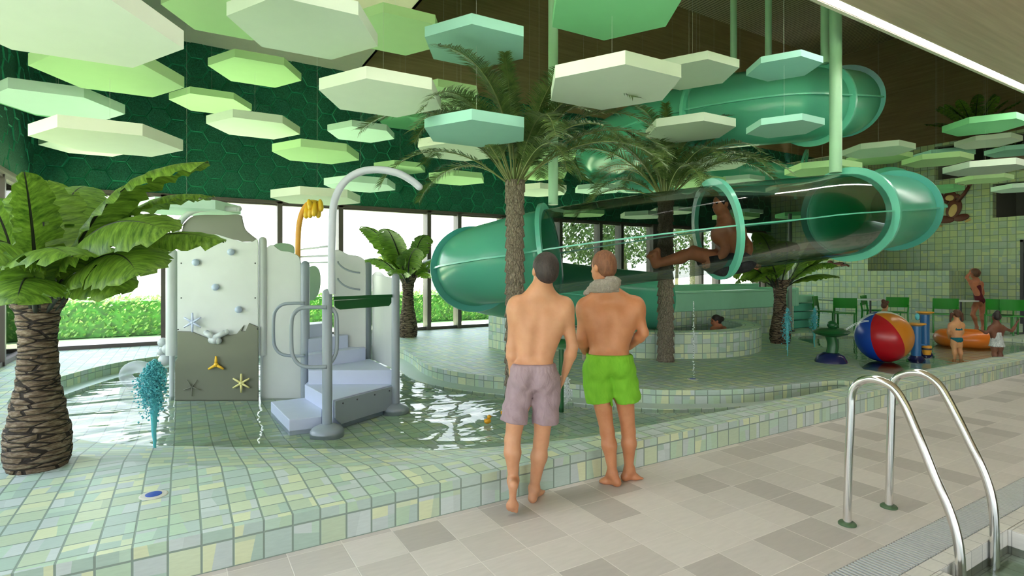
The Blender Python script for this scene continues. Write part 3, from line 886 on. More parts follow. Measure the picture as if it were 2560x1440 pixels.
# left wall: windows below, moss above
b = MB(); b.box((XL-.3, -9, 3.1), (XL-.03, YW+.3, ZC)); struct(b.build('wall_left', M['moss_edge']))
b = MB(); b.box((XL-.3, 1.3, -.3), (XL, YW, DZ-.001)); b.box((XL-2.0, -9, -.3), (XL-1.9, 1.3, 3.1)) if False else None
struct(b.build('wall_left', M['tile_wall'], uvmode='box'))
ys = [YW, 10.9, 8.9, 6.9, 4.9, 2.9, .9, -1.1, -3.1, -5.1, -7.1, -9.0]
for i in range(len(ys)-1):
    w = thing('window_%d' % (20+i), None, None, (XL, ys[i], DZ)); struct(w)
    y1, y0 = ys[i], ys[i+1]; zb = DZ if y0 > 2 else -.02
    b = MB(); b.box((XL-.22, y0-.035, zb), (XL-.0, y0+.035, 3.10)); b.box((XL-.14, y0+.02, zb), (XL-.02, y1-.02, zb+.07)); b.box((XL-.14, y0+.02, 3.02), (XL-.02, y1-.02, 3.10))
    if i == 0: b.box((XL-.22, y1-.06, zb), (XL, y1+.02, 3.1))
    b.build('window_frame', M['dark_frame'], w)
    b = MB(); b.box((XL-.09, y0+.03, zb+.06), (XL-.08, y1-.03, 3.03)); b.build('window_pane', M['glass'], w)
b = MB(); b.box((XL-.1, -9, 3.06), (XL+.05, YW, 3.12)); struct(b.build('trim_8', M['dark_frame']))

# hexagonal moss panels on both walls, slightly uneven
def moss_wall(name, u0, u1, z0, z1, place, R=.208):
    rnd = random.Random(5); b = MB(); col = 0; u = u0
    while u < u1 + R:
        z = z0 + (.5 if col % 2 else 0)*R*1.732
        while z < z1 + R*.8:
            d = .030 + rnd.random()*.030; tu = rnd.uniform(-.012,.012); tz = rnd.uniform(-.012,.012)
            ring = []
            for (rr, dd) in ((.988, 0), (.972, .7), (.93, 1)):
                ring.append([(min(max(u+R*rr*math.cos(k*PI/3), u0), u1), min(max(z+R*rr*math.sin(k*PI/3), z0), z1), (d+tu*math.cos(k*PI/3)+tz*math.sin(k*PI/3))*dd) for k in range(6)])
            if u-R < u1 and z-R < z1:
                base = len(b.v); b.v.extend([place(*p) for r in ring for p in r])
                for a in range(2):
                    for k in range(6): b.face((base+a*6+k, base+a*6+(k+1) % 6, base+(a+1)*6+(k+1) % 6, base+(a+1)*6+k))
                b.face([base+12+k for k in range(6)])
            z += R*1.732
        u += R*1.5; col += 1
    o = b.build(name, [M['moss'], M['moss_edge']])
    for i, p in enumerate(o.data.polygons):
        if len(p.vertices) == 4: p.material_index = 1
    return o
struct(moss_wall('wall_far', XL, XE, 3.12, ZC, lambda u, z, d: (u, YW+.03-d, z)))
struct(moss_wall('wall_left', -6.0, YW, 3.12, ZC, lambda u, z, d: (XL-.03+d, u, z)))

# --- ceilings
b = MB(); b.box((XL-.3, 3.36, ZC), (3.42, YW+.3, ZC+.2)); struct(b.build('ceiling', M['cream']))
b = MB(); b.box((3.37, 3.0, ZC), (3.42, YW, ZT)); struct(b.build('wall_upper', M['cream']))
b = MB(); b.box((3.42, 3.0, ZT), (XE+.3, YW+.3, ZT+.2)); struct(b.build('ceiling', M['slats']))
ZS = 4.46; YS = 3.36
b = MB(); b.box((XL-.3, -9.2, ZS), (XE, YS-.16, ZS+.2)); struct(b.build('ceiling', M['wood']))
b = MB(); b.box((XL-.3, YS-.045, ZS-.01), (XE, YS, ZS+.2)); b.box((XL-.3, YS-.16, ZS+.08), (XE, YS-.045, ZS+.2)); b.box((XL-.3, YS-.14, ZS+.19), (XE, YS, ZT)); struct(b.build('trim_9', M['cream']))
lt = N('warm white light strip'); lt.b.inputs['Emission Color'].default_value = (1, .97, .92, 1); lt.b.inputs['Emission Strength'].default_value = 14
t = thing('light_strip', 'long white recessed light strip along the edge of the oak ceiling', 'ceiling light', (8, YS-.10, ZS))
b = MB(); b.box((XL+.02, YS-.150, ZS+.02), (XE-3.2, YS-.055, ZS+.05)); b.build('diffuser', lt.m, t)
b = MB(); b.box((XL+.02, YS-.159, ZS-.004), (XE-3.2, YS-.150, ZS+.078)); b.box((XL+.02, YS-.055, ZS-.004), (XE-3.2, YS-.046, ZS+.078)); b.build('channel', M['cream'], t)

# --- right end
b = MB(); XA = 18.6; XB = 19.6
b.box((XA, 9.2, DZ-.2), (XB, YW, 5.5))                       # full-height pier near the windows
b.box((XA, 7.05, DZ-.2), (XB, 9.2, 1.66))                    # parapet
def wallpiece(y0, y1, z0, z1): b.box((XB, y0, z0), (XB+.25, y1, z1))
wallpiece(7.8, 9.2, DZ, 5.5); wallpiece(-9, 7.8, 5.42, 5.5)
N1 = (2.6, 7.8, 4.4, 5.42); N2 = (2.6, 6.4, 3.15, 4.1); D1 = (3.4, 5.8, DZ, 2.5)
wallpiece(6.4, 7.8, DZ, 4.4); wallpiece(5.8, 6.4, DZ, 3.15); wallpiece(-9, 6.4, 4.1, 4.4); wallpiece(-9, 5.8, 2.5, 3.15); wallpiece(-9, 3.4, 0, 2.5); wallpiece(-9, 2.6, 3.15, 5.42)
struct(b.build('wall_right', M['tile_wall'], uvmode='box'))
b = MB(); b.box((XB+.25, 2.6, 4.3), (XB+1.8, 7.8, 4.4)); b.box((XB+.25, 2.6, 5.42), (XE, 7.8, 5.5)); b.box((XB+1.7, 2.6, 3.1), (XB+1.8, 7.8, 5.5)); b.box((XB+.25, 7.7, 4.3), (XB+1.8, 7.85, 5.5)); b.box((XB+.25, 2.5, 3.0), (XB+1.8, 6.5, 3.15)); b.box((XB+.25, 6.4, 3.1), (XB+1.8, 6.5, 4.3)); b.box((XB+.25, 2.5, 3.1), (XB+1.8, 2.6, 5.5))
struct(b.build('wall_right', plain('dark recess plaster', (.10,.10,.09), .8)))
d = thing('door_1', None, None, (XB, 4.6, DZ)); struct(d)
b = MB(); b.box((XB+.10, D1[0], DZ), (XB+.16, D1[1]-.06, 2.44)); b.build('door_leaf', plain('black door leaf', (.015,.015,.017), .35), d)
b = MB(); b.box((XB-.02, D1[1]-.06, DZ), (XB+.2, D1[1], 2.5)); b.box((XB-.02, D1[0], 2.44), (XB+.2, D1[1], 2.5)); b.build('door_frame', M['metal_dark'], d)
b = MB(); b.box((XB+.2, 7.8, 5.4), (XE, YW, 5.5)); b.box((XA, 9.2, 5.5), (XB, YW, 5.52)); struct(b.build('trim_10', M['cream']))
b = MB(); b.box((XE, -9, 0), (XE+.2, YW+.3, ZT)); struct(b.build('wall_right', M['wood_end']))
# --- behind the viewer: unseen hall wall, its windows added and sized to brighten the room
xs2 = [XL-.3 + i*2.27 for i in range(12)]
b = MB(); b.box((xs2[4]+.04, -9.1, 0), (XE, -8.9, ZS)); b.box((XL-.3, -9.1, 3.3), (xs2[4]+.04, -8.9, ZS)); struct(b.build('wall_near', M['wood']))
for i in range(4):
    w = thing('window_%d' % (40+i), None, None, (xs2[i], -9, 0)); struct(w)
    b = MB(); b.box((xs2[i]-.04, -9.1, 0), (xs2[i]+.04, -8.95, 3.3)); b.box((xs2[i], -9.08, 0), (xs2[i+1], -8.98, .08)); b.box((xs2[i], -9.08, 3.2), (xs2[i+1], -8.98, 3.3)); b.build('window_frame', M['dark_frame'], w)
    b = MB(); b.box((xs2[i]+.04, -9.03, .08), (xs2[i+1]-.04, -9.02, 3.2)); b.build('window_pane', M['glass'], w)

# --- outside
lawn = N('sunlit lawn', .9); p = lawn.pos()
lawn.col(lawn.ramp(lawn.noise(p, .7, 5, .7), [(.3, (.40,.50,.26)), (.7, (.58,.66,.40))]))
b = MB(); b.box((-60, YW+.32, -.32), (90, 90, -.02)); b.box((-60, -60, -.32), (XL-.33, YW+.32, -.02)); b.box((XL-.33, -60, -.32), (90, -9.3, -.02))
tag(b.build('lawn', lawn.m), 'bright sunlit lawn outside the long window wall', 'lawn', kind='stuff')
rnd = random.Random(3)
def leaf_cloud(b, n, fn, size):
    for _ in range(n):
        c = fn(); a = Vector((rnd.gauss(0,1), rnd.gauss(0,1), rnd.gauss(0,1))).normalized(); u = a.orthogonal().normalized(); v = a.cross(u); s_ = size*rnd.uniform(.6, 1.3)
        b.add([c-u*s_, c-v*s_*.45, c+u*s_, c+v*s_*.45], [(0,1,2,3)])
t = thing('hedge', 'long clipped green hedge across the lawn beyond the windows', 'hedge', (5, 17.6, 0))
b = MB()
def hf():
    x = rnd.uniform(-16, 19)
    k = rnd.random()
    if k < .55: return Vector((x, 16.95+rnd.gauss(0,.05), rnd.uniform(0, .93)))
    return Vector((x, rnd.uniform(16.95, 18.2), .93+rnd.gauss(0,.035)))
leaf_cloud(b, 15000, hf, .055); b.build('hedge_leaves', M['hedge'], t)
b = MB(); b.box((-16, 17.0, 0), (19, 18.2, .88)); b.build('hedge_core', M['shrub'], t)
# a second hedge seen through the left glazing
t = thing('hedge', 'green hedge seen through the side windows at far left', 'hedge', (-8, 8, 0))
b = MB()
leaf_cloud(b, 5000, lambda: Vector((-7.5+rnd.gauss(0,.06), rnd.uniform(-2, 16), rnd.uniform(0,.95))) , .06); b.build('hedge_leaves', M['hedge'], t)
b = MB(); b.box((-8.6, -2, 0), (-7.55, 16, .9)); b.build('hedge_core', M['shrub'], t)
for k, (px, Y, hh, cr, lab) in enumerate([(1478, 21.5, 5.4, 1.7, 'leafy park tree outside, left of those seen through the clear tube'), (1560, 22.5, 5.8, 1.9, 'leafy park tree outside, middle of those seen through the clear tube'), (1690, 24, 5.6, 2.0, 'leafy park tree outside, behind the second palm trunk'), (1255, 21, 4.9, .8, 'small pale green tree outside, above the slide bend')]):
    q = atY(px, 700, Y); t = thing('park_tree', lab, 'tree', (q.x, q.y, 0), group='trees outside the windows')
    b = MB(); b.tube([(q.x, q.y, 0), (q.x+.1, q.y, hh*.35), (q.x-.05, q.y, hh*.6)], [.12,.09,.05], 8); b.build('trunk', M['bark_date'], t, True)
    b = MB()
    def cf():
        v = Vector((rnd.gauss(0,1), rnd.gauss(0,1), rnd.gauss(0,1))).normalized()*cr*rnd.uniform(.55,1)
        return Vector((q.x, q.y, hh*.62)) + Vector((v.x*1.15, v.y, v.z*.9)) + Vector((.3*math.sin(v.z*9), 0, .2*math.sin(v.x*7)))
    leaf_cloud(b, 2600, cf, .12); b.build('foliage', M['tree'], t)
# ================================================================= acoustic hexagons
PAN = {'pale': (.80,.88,.77), 'lime': (.55,.80,.44), 'mint': (.64,.84,.76), 'green': (.24,.64,.32), 'teal': (.36,.68,.60), 'sage': (.68,.78,.68), 'cream': (.86,.90,.77)}
PM = {k: plain(k+' acoustic felt', v, .85, .2, var=.03) for k, v in PAN.items()}
th0 = math.radians(-1.5)
HEX = [
 # x, y, z(bottom), R, colour, label
 (-.59,3.86,2.94,.6,'pale','huge pale green hexagon overhead in the top left corner'),
 (-.58,6.43,3.45,.6,'lime','lime hexagon directly under the huge corner one'),
 (-1.16,7.73,3.42,.6,'mint','pale hexagon with blue edges at the far left, cut by the picture edge'),
 (-1.42,9.3,3.75,.6,'green','green hexagon peeping out right of the blue-edged far left one'),
 (-.59,6.48,2.83,.6,'cream','cream hexagon above the big banana plant, wide and pale'),
 (-1.35,11.3,3.62,.6,'pale','small hexagon half hidden by the top leaf of the big banana plant'),
 (.90,8.53,4.41,.6,'lime','lime hexagon against the moss wall, upper of a pair below the cream ceiling'),
 (.42,10.34,4.36,.6,'lime','small lime hexagon left of centre on the moss wall'),
 (.88,8.52,3.62,.6,'pale','pale hexagon hanging straight below the lime one on the moss wall'),
 (1.67,8.26,3.28,.6,'lime','yellow green hexagon above the yellow spout, higher of two'),
 (1.62,8.02,2.61,.6,'cream','cream green hexagon just above the yellow spout'),
 (2.78,9.92,4.08,.6,'mint','small mint hexagon overlapping a bright green one'),
 (4.10,11.3,4.80,.6,'green','bright green hexagon tucked behind the small mint one'),
 (1.68,5.25,3.28,.6,'pale','large pale hexagon left of the first palm crown'),
 (3.40,7.7,4.22,.6,'lime','lime hexagon hidden behind the left fronds of the first palm'),
 (.90,4.86,3.62,.6,'sage','large grey green hexagon at the top, over the cream ceiling edge'),
 (2.18,6.35,4.42,.6,'lime','lime hexagon behind the large grey green one at the top'),
 (.41,6.78,4.39,.6,'lime','lime hexagon at the top edge between the huge and the grey green ones'),
 (2.51,4.89,3.83,.54,'teal','blue green hexagon above the first palm'),
 (2.49,4.85,2.96,.54,'teal','blue green hexagon in the first palm crown'),
 (3.21,3.64,3.86,.6,'green','big mid green hexagon cut by the top edge'),
 (3.25,3.72,3.21,.6,'sage','big sage hexagon in front of the second palm crown'),
 (5.52,4.80,4.08,.55,'sage','sage hexagon behind the big one, beside two hanging poles'),
 (5.93,5.22,3.51,.6,'sage','sage hexagon just above the second palm crown'),
 (6.25,4.05,4.06,.42,'teal','teal hexagon in front of the upper slide tube'),
 (6.14,3.97,3.30,.42,'teal','teal hexagon at the underside of the upper slide tube'),
 (11.68,5.59,3.95,.6,'sage','grey green hexagon right of the tall pole'),
 (12.79,6.11,4.00,.6,'lime','lime hexagon under the grey green one right of the pole'),
 (15.84,6.11,4.41,.6,'teal','teal hexagon in front of the wall opening'),
 (13.40,5.29,3.88,.6,'lime','light lime hexagon below the teal one by the wall opening'),
 (12.00,4.02,4.12,.6,'green','green hexagon below the potted plant, highest on the right'),
 (14.9,4.95,4.38,.57,'sage','sage hexagon second from the top in the right hand cluster'),
 (12.15,4.07,3.40,.6,'sage','pale green hexagon third from the top in the right hand cluster'),
 (15.9,5.35,3.72,.53,'lime','hexagon with a bright lime edge, lowest in the right cluster'),
 (17.6,5.3,4.55,.6,'teal','teal hexagon cut by the right edge beside the upper plant'),
 (17.4,5.1,3.60,.6,'mint','mint hexagon cut by the right edge above the low niche'),
 (9.71,5.56,3.38,.6,'lime','lime hexagon directly behind the foot of the tall pole'),
 (16.9,6.7,3.72,.6,'green','faint green hexagon right of the slide bend near the wall figure'),
 (3.18,6.64,3.20,.6,'cream','cream hexagon behind the first palm below the blue green one'),
 (4.23,12.0,3.92,.6,'lime','small lime hexagon above the arc of the white spray pipe'),
 (4.75,10.10,3.45,.6,'lime','small lime hexagon between spray pipe and first palm trunk'),
 (2.59,9.31,3.04,.6,'mint','mint hexagon crossed by the white spray pipe'),
 (.05,7.9,2.35,.6,'mint','mint hexagon low behind the climbing panel top'),
 (6.06,9.10,3.18,.6,'cream','cream hexagon right of the first palm trunk, lower'),
 (6.07,9.11,3.52,.6,'lime','lime hexagon right of the first palm trunk, upper'),
 (6.8,10.6,4.6,.6,'sage','sage hexagon behind the first palm crown right side'),
 (7.55,9.11,3.33,.51,'mint','mint hexagon above the left end of the clear tube'),
 (9.22,7.83,4.25,.52,'cream','cream hexagon behind the right fronds of the second palm'),
 (8.14,6.6,3.50,.55,'sage','flat sage hexagon low among the right fronds of the second palm'),
 (9.49,8.15,3.49,.6,'lime','yellow green hexagon right of the second palm crown base'),
 (10.6,7.9,3.60,.51,'mint','small mint hexagon above the middle ring of the clear tube'),
 (7.6,10.8,4.35,.6,'lime','lime hexagon behind the second palm left fronds'),
 (9.3,11.8,3.15,.6,'lime','lime hexagon low before the window head, seen through the clear tube at left'),
 (10.3,10.6,3.05,.6,'sage','sage hexagon low before the window head, seen left of the second trunk'),
 (11.6,10.8,3.25,.6,'pale','pale hexagon seen through the tube beside the second trunk'),
 (12.7,9.6,3.05,.6,'lime','lime hexagon seen through the tube right of the second trunk'),
 (14.0,10.4,3.3,.6,'mint','mint hexagon seen through the tube behind the rider'),
 (15.2,9.4,3.2,.6,'green','green hexagon seen through the tube right of the rider'),
 (11.05,6.97,3.34,.51,'pale','pale hexagon above the tube between rider and right ring'),
]
for (x, y, z, R, col, lab) in HEX:
    T = .108*R/.6
    t = thing('hanging_hexagon_panel', lab, 'ceiling panel', (x, y, z), group='hanging hexagonal acoustic panels')
    b = MB(); poly = [(x+R*math.cos(th0+k*PI/3), y+R*math.sin(th0+k*PI/3)) for k in range(6)]
    b.prism(poly, z, z+T); b.build('felt_slab', PM[col], t)
    top = ZC if x < 3.3 else ZT
    if y < 3.9: pass
    b = MB(); b.tube([(x, y, z+T-.002), (x, y, top)], .0009, 4); b.build('suspension_wire', M['white'], t)

# ================================================================= tube slide
SR = .535
P0 = [at(1560,330,14.0), at(1780,250,13.6), at(1960,235,12.6), at(2080,245,11.0), at(2108,258,9.4), at(2030,262,8.35), at(1930,268,8.1), at(1760,292,8.8), at(1600,335,10.0), at(1515,385,11.4),
      at(1560,425,13.0), at(1720,425,14.0), at(1930,430,14.0), at(2090,450,13.2), at(2215,492,11.6), at(2262,518,9.9), at(2235,527,8.6), at(2120,537,7.3), at(1960,554,6.95), at(1790,573,6.74), at(1580,600,6.75), at(1375,630,6.95), at(1262,652,7.2),
      at(1185,672,7.9), at(1215,700,8.8), at(1330,725,9.4), at(1500,742,9.9), at(1640,752,10.45)]
CP = catmull(P0, 7)
KN = lambda i: i*7
slide = thing('tube_slide', 'long winding aqua tube slide with a smoked clear middle section', 'water slide', tuple(at(1790,573,6.74)))
def frames(path):
    out = []
    for i, p in enumerate(path):
        a = path[max(i-1, 0)]; c = path[min(i+1, len(path)-1)]; t = (c-a).normalized()
        s_ = t.cross(Vector((0,0,1))).normalized(); u = s_.cross(t).normalized(); out.append((p, t, s_, u))
    return out
FR = frames(CP)
def tubepart(i0, i1, name, mat, r=SR, half=None, n=40, thick=.02):
    b = MB(); ang = [2*PI*k/n for k in range(n)] if half is None else [half[0]+(half[1]-half[0])*k/n for k in range(n+1)]
    closed = half is None; m = len(ang); base = 0
    for i in range(i0, i1+1):
        p, t, s_, u = FR[i]
        for a in ang: b.v.append(tuple(p + s_*math.cos(a)*r + u*math.sin(a)*r))
    for i in range(i1-i0):
        for k in range(m if closed else m-1):
            k2 = (k+1) % m; b.face((i*m+k, i*m+k2, (i+1)*m+k2, (i+1)*m+k))
    o = b.build(name, mat, slide, True)
    if thick:
        md = o.modifiers.new('wall', 'SOLIDIFY'); md.thickness = thick; md.offset = 1
    return o
def flange(i, r0=SR-.005, r1=SR+.085, w=.055, mat='aqua', blend=None):
    p, t, s_, u = FR[i]; n = 48; b = MB()
    for (r, o) in ((r0, -w/2), (r1, -w/2), (r1, w/2), (r0, w/2)):
        for k in range(n):
            a = 2*PI*k/n; b.v.append(tuple(p + t*o + s_*math.cos(a)*r + u*math.sin(a)*r))
    for j in range(4):
        j2 = (j+1) % 4
        for k in range(n): k2 = (k+1) % n; b.face((j*n+k, j*n+k2, j2*n+k2, j2*n+k))
    return b.build('flange', M[mat], slide, autosm=.6)
def ridge(i0, i1, mat='aqua', r=SR+.02, w=.045, h=.022):
    for sg, nm in ((1, 'seam_ridge'), (-1, 'seam_ridge')):
        b = MB()
        for i in range(i0, i1+1):
            p, t, s_, u = FR[i]
            for q, hh in ((SR-.01, -h/2), (SR+w, -h/2), (SR+w, h/2), (SR-.01, h/2)): b.v.append(tuple(p + s_*sg*q + u*hh))
        for i in range(i1-i0):
            for k in range(4): k2 = (k+1) % 4; b.face((i*4+k, i*4+k2, (i+1)*4+k2, (i+1)*4+k))
        b.build(nm, M[mat], slide)
tr_n = N('translucent aqua fibreglass', .22, (.15,.57,.43))
tb = tr_n.new('ShaderNodeBsdfTranslucent'); tb.inputs[0].default_value = (.12,.72,.42,1)
mx_ = tr_n.new('ShaderNodeMixShader'); mx_.inputs[0].default_value = .35; tr_n.lk(tr_n.b.outputs[0], mx_.inputs[1]); tr_n.lk(tb.outputs[0], mx_.inputs[2]); tr_n.lk(mx_.outputs[0], tr_n.out.inputs[0])
M['aqua_tr'] = tr_n.m
tubepart(0, KN(9), 'upper_tube', M['aqua_tr'])
tubepart(KN(9), KN(14), 'open_trough', M['aqua_tr'], half=(PI-.25, 2*PI+.25))
tubepart(KN(14), KN(17), 'bend_tube', M['aqua_tr'])
tubepart(KN(17), KN(21), 'clear_tube', M['smoked'], thick=0)
tubepart(KN(21), KN(27), 'lower_tube', M['aqua_tr'])
for i, mt in ((KN(5), 'aqua'), (KN(4)-2, 'aqua_deep'), (KN(7), 'aqua'), (KN(9), 'aqua'), (KN(11), 'aqua'), (KN(12)+3, 'aqua'), (KN(14), 'aqua'), (KN(16), 'aqua_deep'), (KN(17), 'aqua'), (KN(19), 'aqua'), (KN(21), 'aqua'), (KN(23), 'aqua_deep'), (KN(25), 'aqua')):
    flange(i, mat=mt)
ridge(0, KN(9)); ridge(KN(14), KN(17)); ridge(KN(17), KN(21), w=.03, h=.016); ridge(KN(21), KN(26))
# run-out trough on the tiled plinth
YP = 7.9
b = MB()
xa, xb = 7.9, 12.7
prof = [(-.55, .86, 1.20), (.55, .86, 1.20)]
b.box((xa, YP+.02, .80), (xb, YP+.10, 1.20)); b.box((xa, YP+1.0, .80), (xb, YP+1.08, 1.30)); b.box((xa, YP+.1, .80), (xb, YP+1.0, .88)); b.box((xa, YP-.02, 1.17), (xb, YP+.12, 1.22)); b.box((xa, YP+.98, 1.28), (xb, YP+1.12, 1.33))
b.build('runout_trough', M['aqua_pale'], slide, bevel=.02)
b = MB(); b.slab([(xa-.02, YP, .80), (xa-.28, YP, .80), (xa-.10, YP, 1.20), (xa-.02, YP, 1.20)], (0,1,0), 1.1); b.build('trough_entry', M['aqua_pale'], slide)
b = MB(); b.box((xb, YP, .80), (xb+.12, YP+1.1, 1.24)); b.build('trough_end', M['aqua_pale'], slide, bevel=.02)
# hanging steel poles
for k, (px, py, d, rr, i, lab) in enumerate([(1383, 512, 6.95, .062, KN(21), 'mint pole holding the left end of the clear tube'), (2089, 432, 7.25, .075, KN(17), 'thick mint pole down to the right ring of the clear tube'), (1834, 170, 9.0, .052, 0, 'thin mint pole reaching the upper tube behind a sage hexagon'), (1921, 160, 8.6, .050, 0, 'thin mint pole reaching the upper tube behind the teal hexagon')]):
    q = at(px, py, d)
    t = thing('slide_hanger_pole', lab, 'pole', tuple(q), group='poles that hang the slide from the ceiling')
    b = MB(); b.tube([q, (q.x, q.y, ZT-.03)], rr, 20); b.build('pole_tube', M['pole'], t, autosm=.8)
    b = MB(); b.lathe([(rr*2.2, 0), (rr*2.2, .03), (rr, .03)], (q.x, q.y, ZT-.03), 20); b.build('ceiling_plate', M['pole'], t)
q = at(2062, 395, 7.9); b = MB(); b.tube([(q.x, q.y, 4.60), (q.x, q.y, ZT)], .055, 16); tag(b.build('slide_hanger_pole', M['pole'], autosm=.8), 'slim mint pole close behind the thick one', 'pole', 'poles that hang the slide from the ceiling')

# plinth wall, round tub, steps
b = MB(); b.box((4.9, YP, DZ), (12.6, YP+1.15, .80)); tag(b.build('tiled_plinth', M['tile'], uvmode='box'), 'long green tiled plinth under the pale end trough of the slide', 'plinth')
TC = (7.9, 7.9); TR = 1.98
tub = thing('round_tub', 'half round tiled whirlpool tub in front of the long plinth', 'tub', (7.9, 7.9, DZ))
n = 56; th_ = [PI + PI*k/n for k in range(n+1)]
b = MB(); rm = MB(); inn = MB()
def ring_pt(r, a, z): return (TC[0]+r*math.cos(a), TC[1]+r*math.sin(a), z)
for k in range(n):
    a, c = th_[k], th_[k+1]; arc0, arc1 = a*TR, c*TR
    base = len(b.v); b.v.extend([ring_pt(TR, a, DZ), ring_pt(TR, c, DZ), ring_pt(TR, c, .64), ring_pt(TR, a, .64)]); b.face([base, base+1, base+2, base+3], [(arc0, DZ+.066), (arc1, DZ+.066), (arc1, .706), (arc0, .706)])
    base = len(b.v); b.v.extend([ring_pt(TR, a, .64), ring_pt(TR, c, .64), ring_pt(TR-.32, c, .64), ring_pt(TR-.32, a, .64)]); b.face([base, base+1, base+2, base+3], [(arc0, .1), (arc1, .1), (arc1, .42), (arc0, .42)])
    base = len(inn.v); inn.v.extend([ring_pt(TR-.32, a, .64), ring_pt(TR-.32, c, .64), ring_pt(TR-.32, c, .15), ring_pt(TR-.32, a, .15)]); inn.face([base, base+1, base+2, base+3], [(arc0, .64), (arc1, .64), (arc1, .15), (arc0, .15)])
b.build('outer_wall', M['tile'], tub)
inn.add([ring_pt(TR-.32, a, .23) for a in th_], [tuple(range(n+1))]); inn.uv[-1] = [(TC[0]+TR*math.cos(a), TC[1]+TR*math.sin(a)) for a in th_]
inn.build('inner_wall', M['tile_pale'], tub)
wt = MB(); wt.add([ring_pt(TR-.325, a, .50) for a in th_], [tuple(range(n+1))]); tag(wt.build('tub_water', M['water_calm']), 'water inside the half round whirlpool tub', 'pool water', kind='stuff')
st = thing('exit_steps', 'stepped aqua block at the end of the slide trough by the chairs', 'steps', (13.1, 8.2, DZ))
for k in range(4):
    b = MB(); b.box((12.85+.02*k, YP+.25, DZ+.21*k), (13.95-.02*k, YP+1.1, DZ+.21*(k+1)-.015)); b.build('step_block', M['aqua'] if k < 3 else M['aqua_pale'], st, bevel=.03)
q = atz(1975, 828, DZ); t = thing('lamp_post', 'thin grey post standing right of the far right banana plant', 'post', tuple(q))
b = MB(); b.tube([q, (q.x, q.y, 3.0)], .045, 12); b.build('post_tube', plain('grey steel post', (.22,.24,.23), .4), t, autosm=.8); b = MB(); b.lathe([(.11,0),(.11,.02),(.05,.035)], tuple(q), 16); b.build('post_base', M['metal_dark'], t)
# ================================================================= plants
def banana_leaf(B, Ct, T_, width, t, roll=0.0, seed=0, fold=.25, nm='leaf'):
    """broad leaf along a quadratic curve B-Ct-T_"""
    rnd = random.Random(seed); B, Ct, T_ = Vector(B), Vector(Ct), Vector(T_)
    m, k = 34, 5; b = MB(); rib = []
    V = []; L = ((Ct-B).length + (T_-Ct).length)
    edge = [[0]*(m+1), [0]*(m+1)]
    for s_ in (0, 1):
        ph = rnd.random()*6
        for i in range(m+1):
            u = i/m
            edge[s_][i] = 1 - .10*abs(math.sin(i*1.57+ph)) - (.16 if rnd.random() < .22 else 0)*rnd.random()
    for i in range(m+1):
        u = i/m; p = B*(1-u)**2 + Ct*2*u*(1-u) + T_*u*u
        t_ = ((Ct-B)*(1-u) + (T_-Ct)*u).normalized()
        up0 = Vector((0,0,1)); s0 = t_.cross(up0)
        if s0.length < .15: s0 = t_.cross(Vector((SN, CS, 0)))
        s0.normalize(); nrm = s0.cross(t_).normalized()
        R = Matrix.Rotation(roll, 3, t_); s0 = R @ s0; nrm = R @ nrm
        stalk = .13
        xx = (u-stalk)/(1-stalk); prof = 0.03 if u < stalk else min(1, (xx/.28))**.7 * max(0, 1-xx**5)**.55 * (1-.12*xx)
        w = width*max(prof, .035)
        rib.append(p - nrm*.004)
        for s_ in (-1, 1):
            e = edge[(s_+1)//2][i]
            for j in range(1, k+1):
                q = j/k; ww = w*q*(e if j == k else 1)
                drop = -fold*ww*q + .012*math.sin(i*1.9+s_*2+j)*q + .006*math.sin(i*4.1)*q - .10*ww*q*q
                # veins sweep forward towards the tip
                V.append((i, s_, j, p + s0*s_*ww + nrm*drop + t_*ww*.22))
        V.append((i, 0, 0, p))
    idx = {}
    for (i, s_, j, p) in V: idx[(i, s_, j)] = len(b.v); b.v.append(tuple(p))
    for i in range(m):
        tear = rnd.random() < .10
        for s_ in (-1, 1):
            for j in range(k):
                g = lambda ii, jj: idx[(ii, s_, jj)] if jj else idx[(ii, 0, 0)]
                if tear and j >= 2 and rnd.random() < .5: continue
                f = [g(i, j), g(i+1, j), g(i+1, j+1), g(i, j+1)]
                uu = lambda ii, jj: ((ii/m*L - (jj/k)*width*.3)*1.0, jj/k)
                uv = [uu(i, j), uu(i+1, j), uu(i+1, j+1), uu(i, j+1)]
                if s_ > 0: f = f[::-1]; uv = uv[::-1]
                b.face(f, uv)
    lf = b.build(nm, M['banana'], t, True)
    r = MB(); r.tube(rib, [.017*(1-.8*i/m)*min(1, width/.16) for i in range(m+1)], 6); r.build('midrib', M['rib'], lf, True)
    return lf
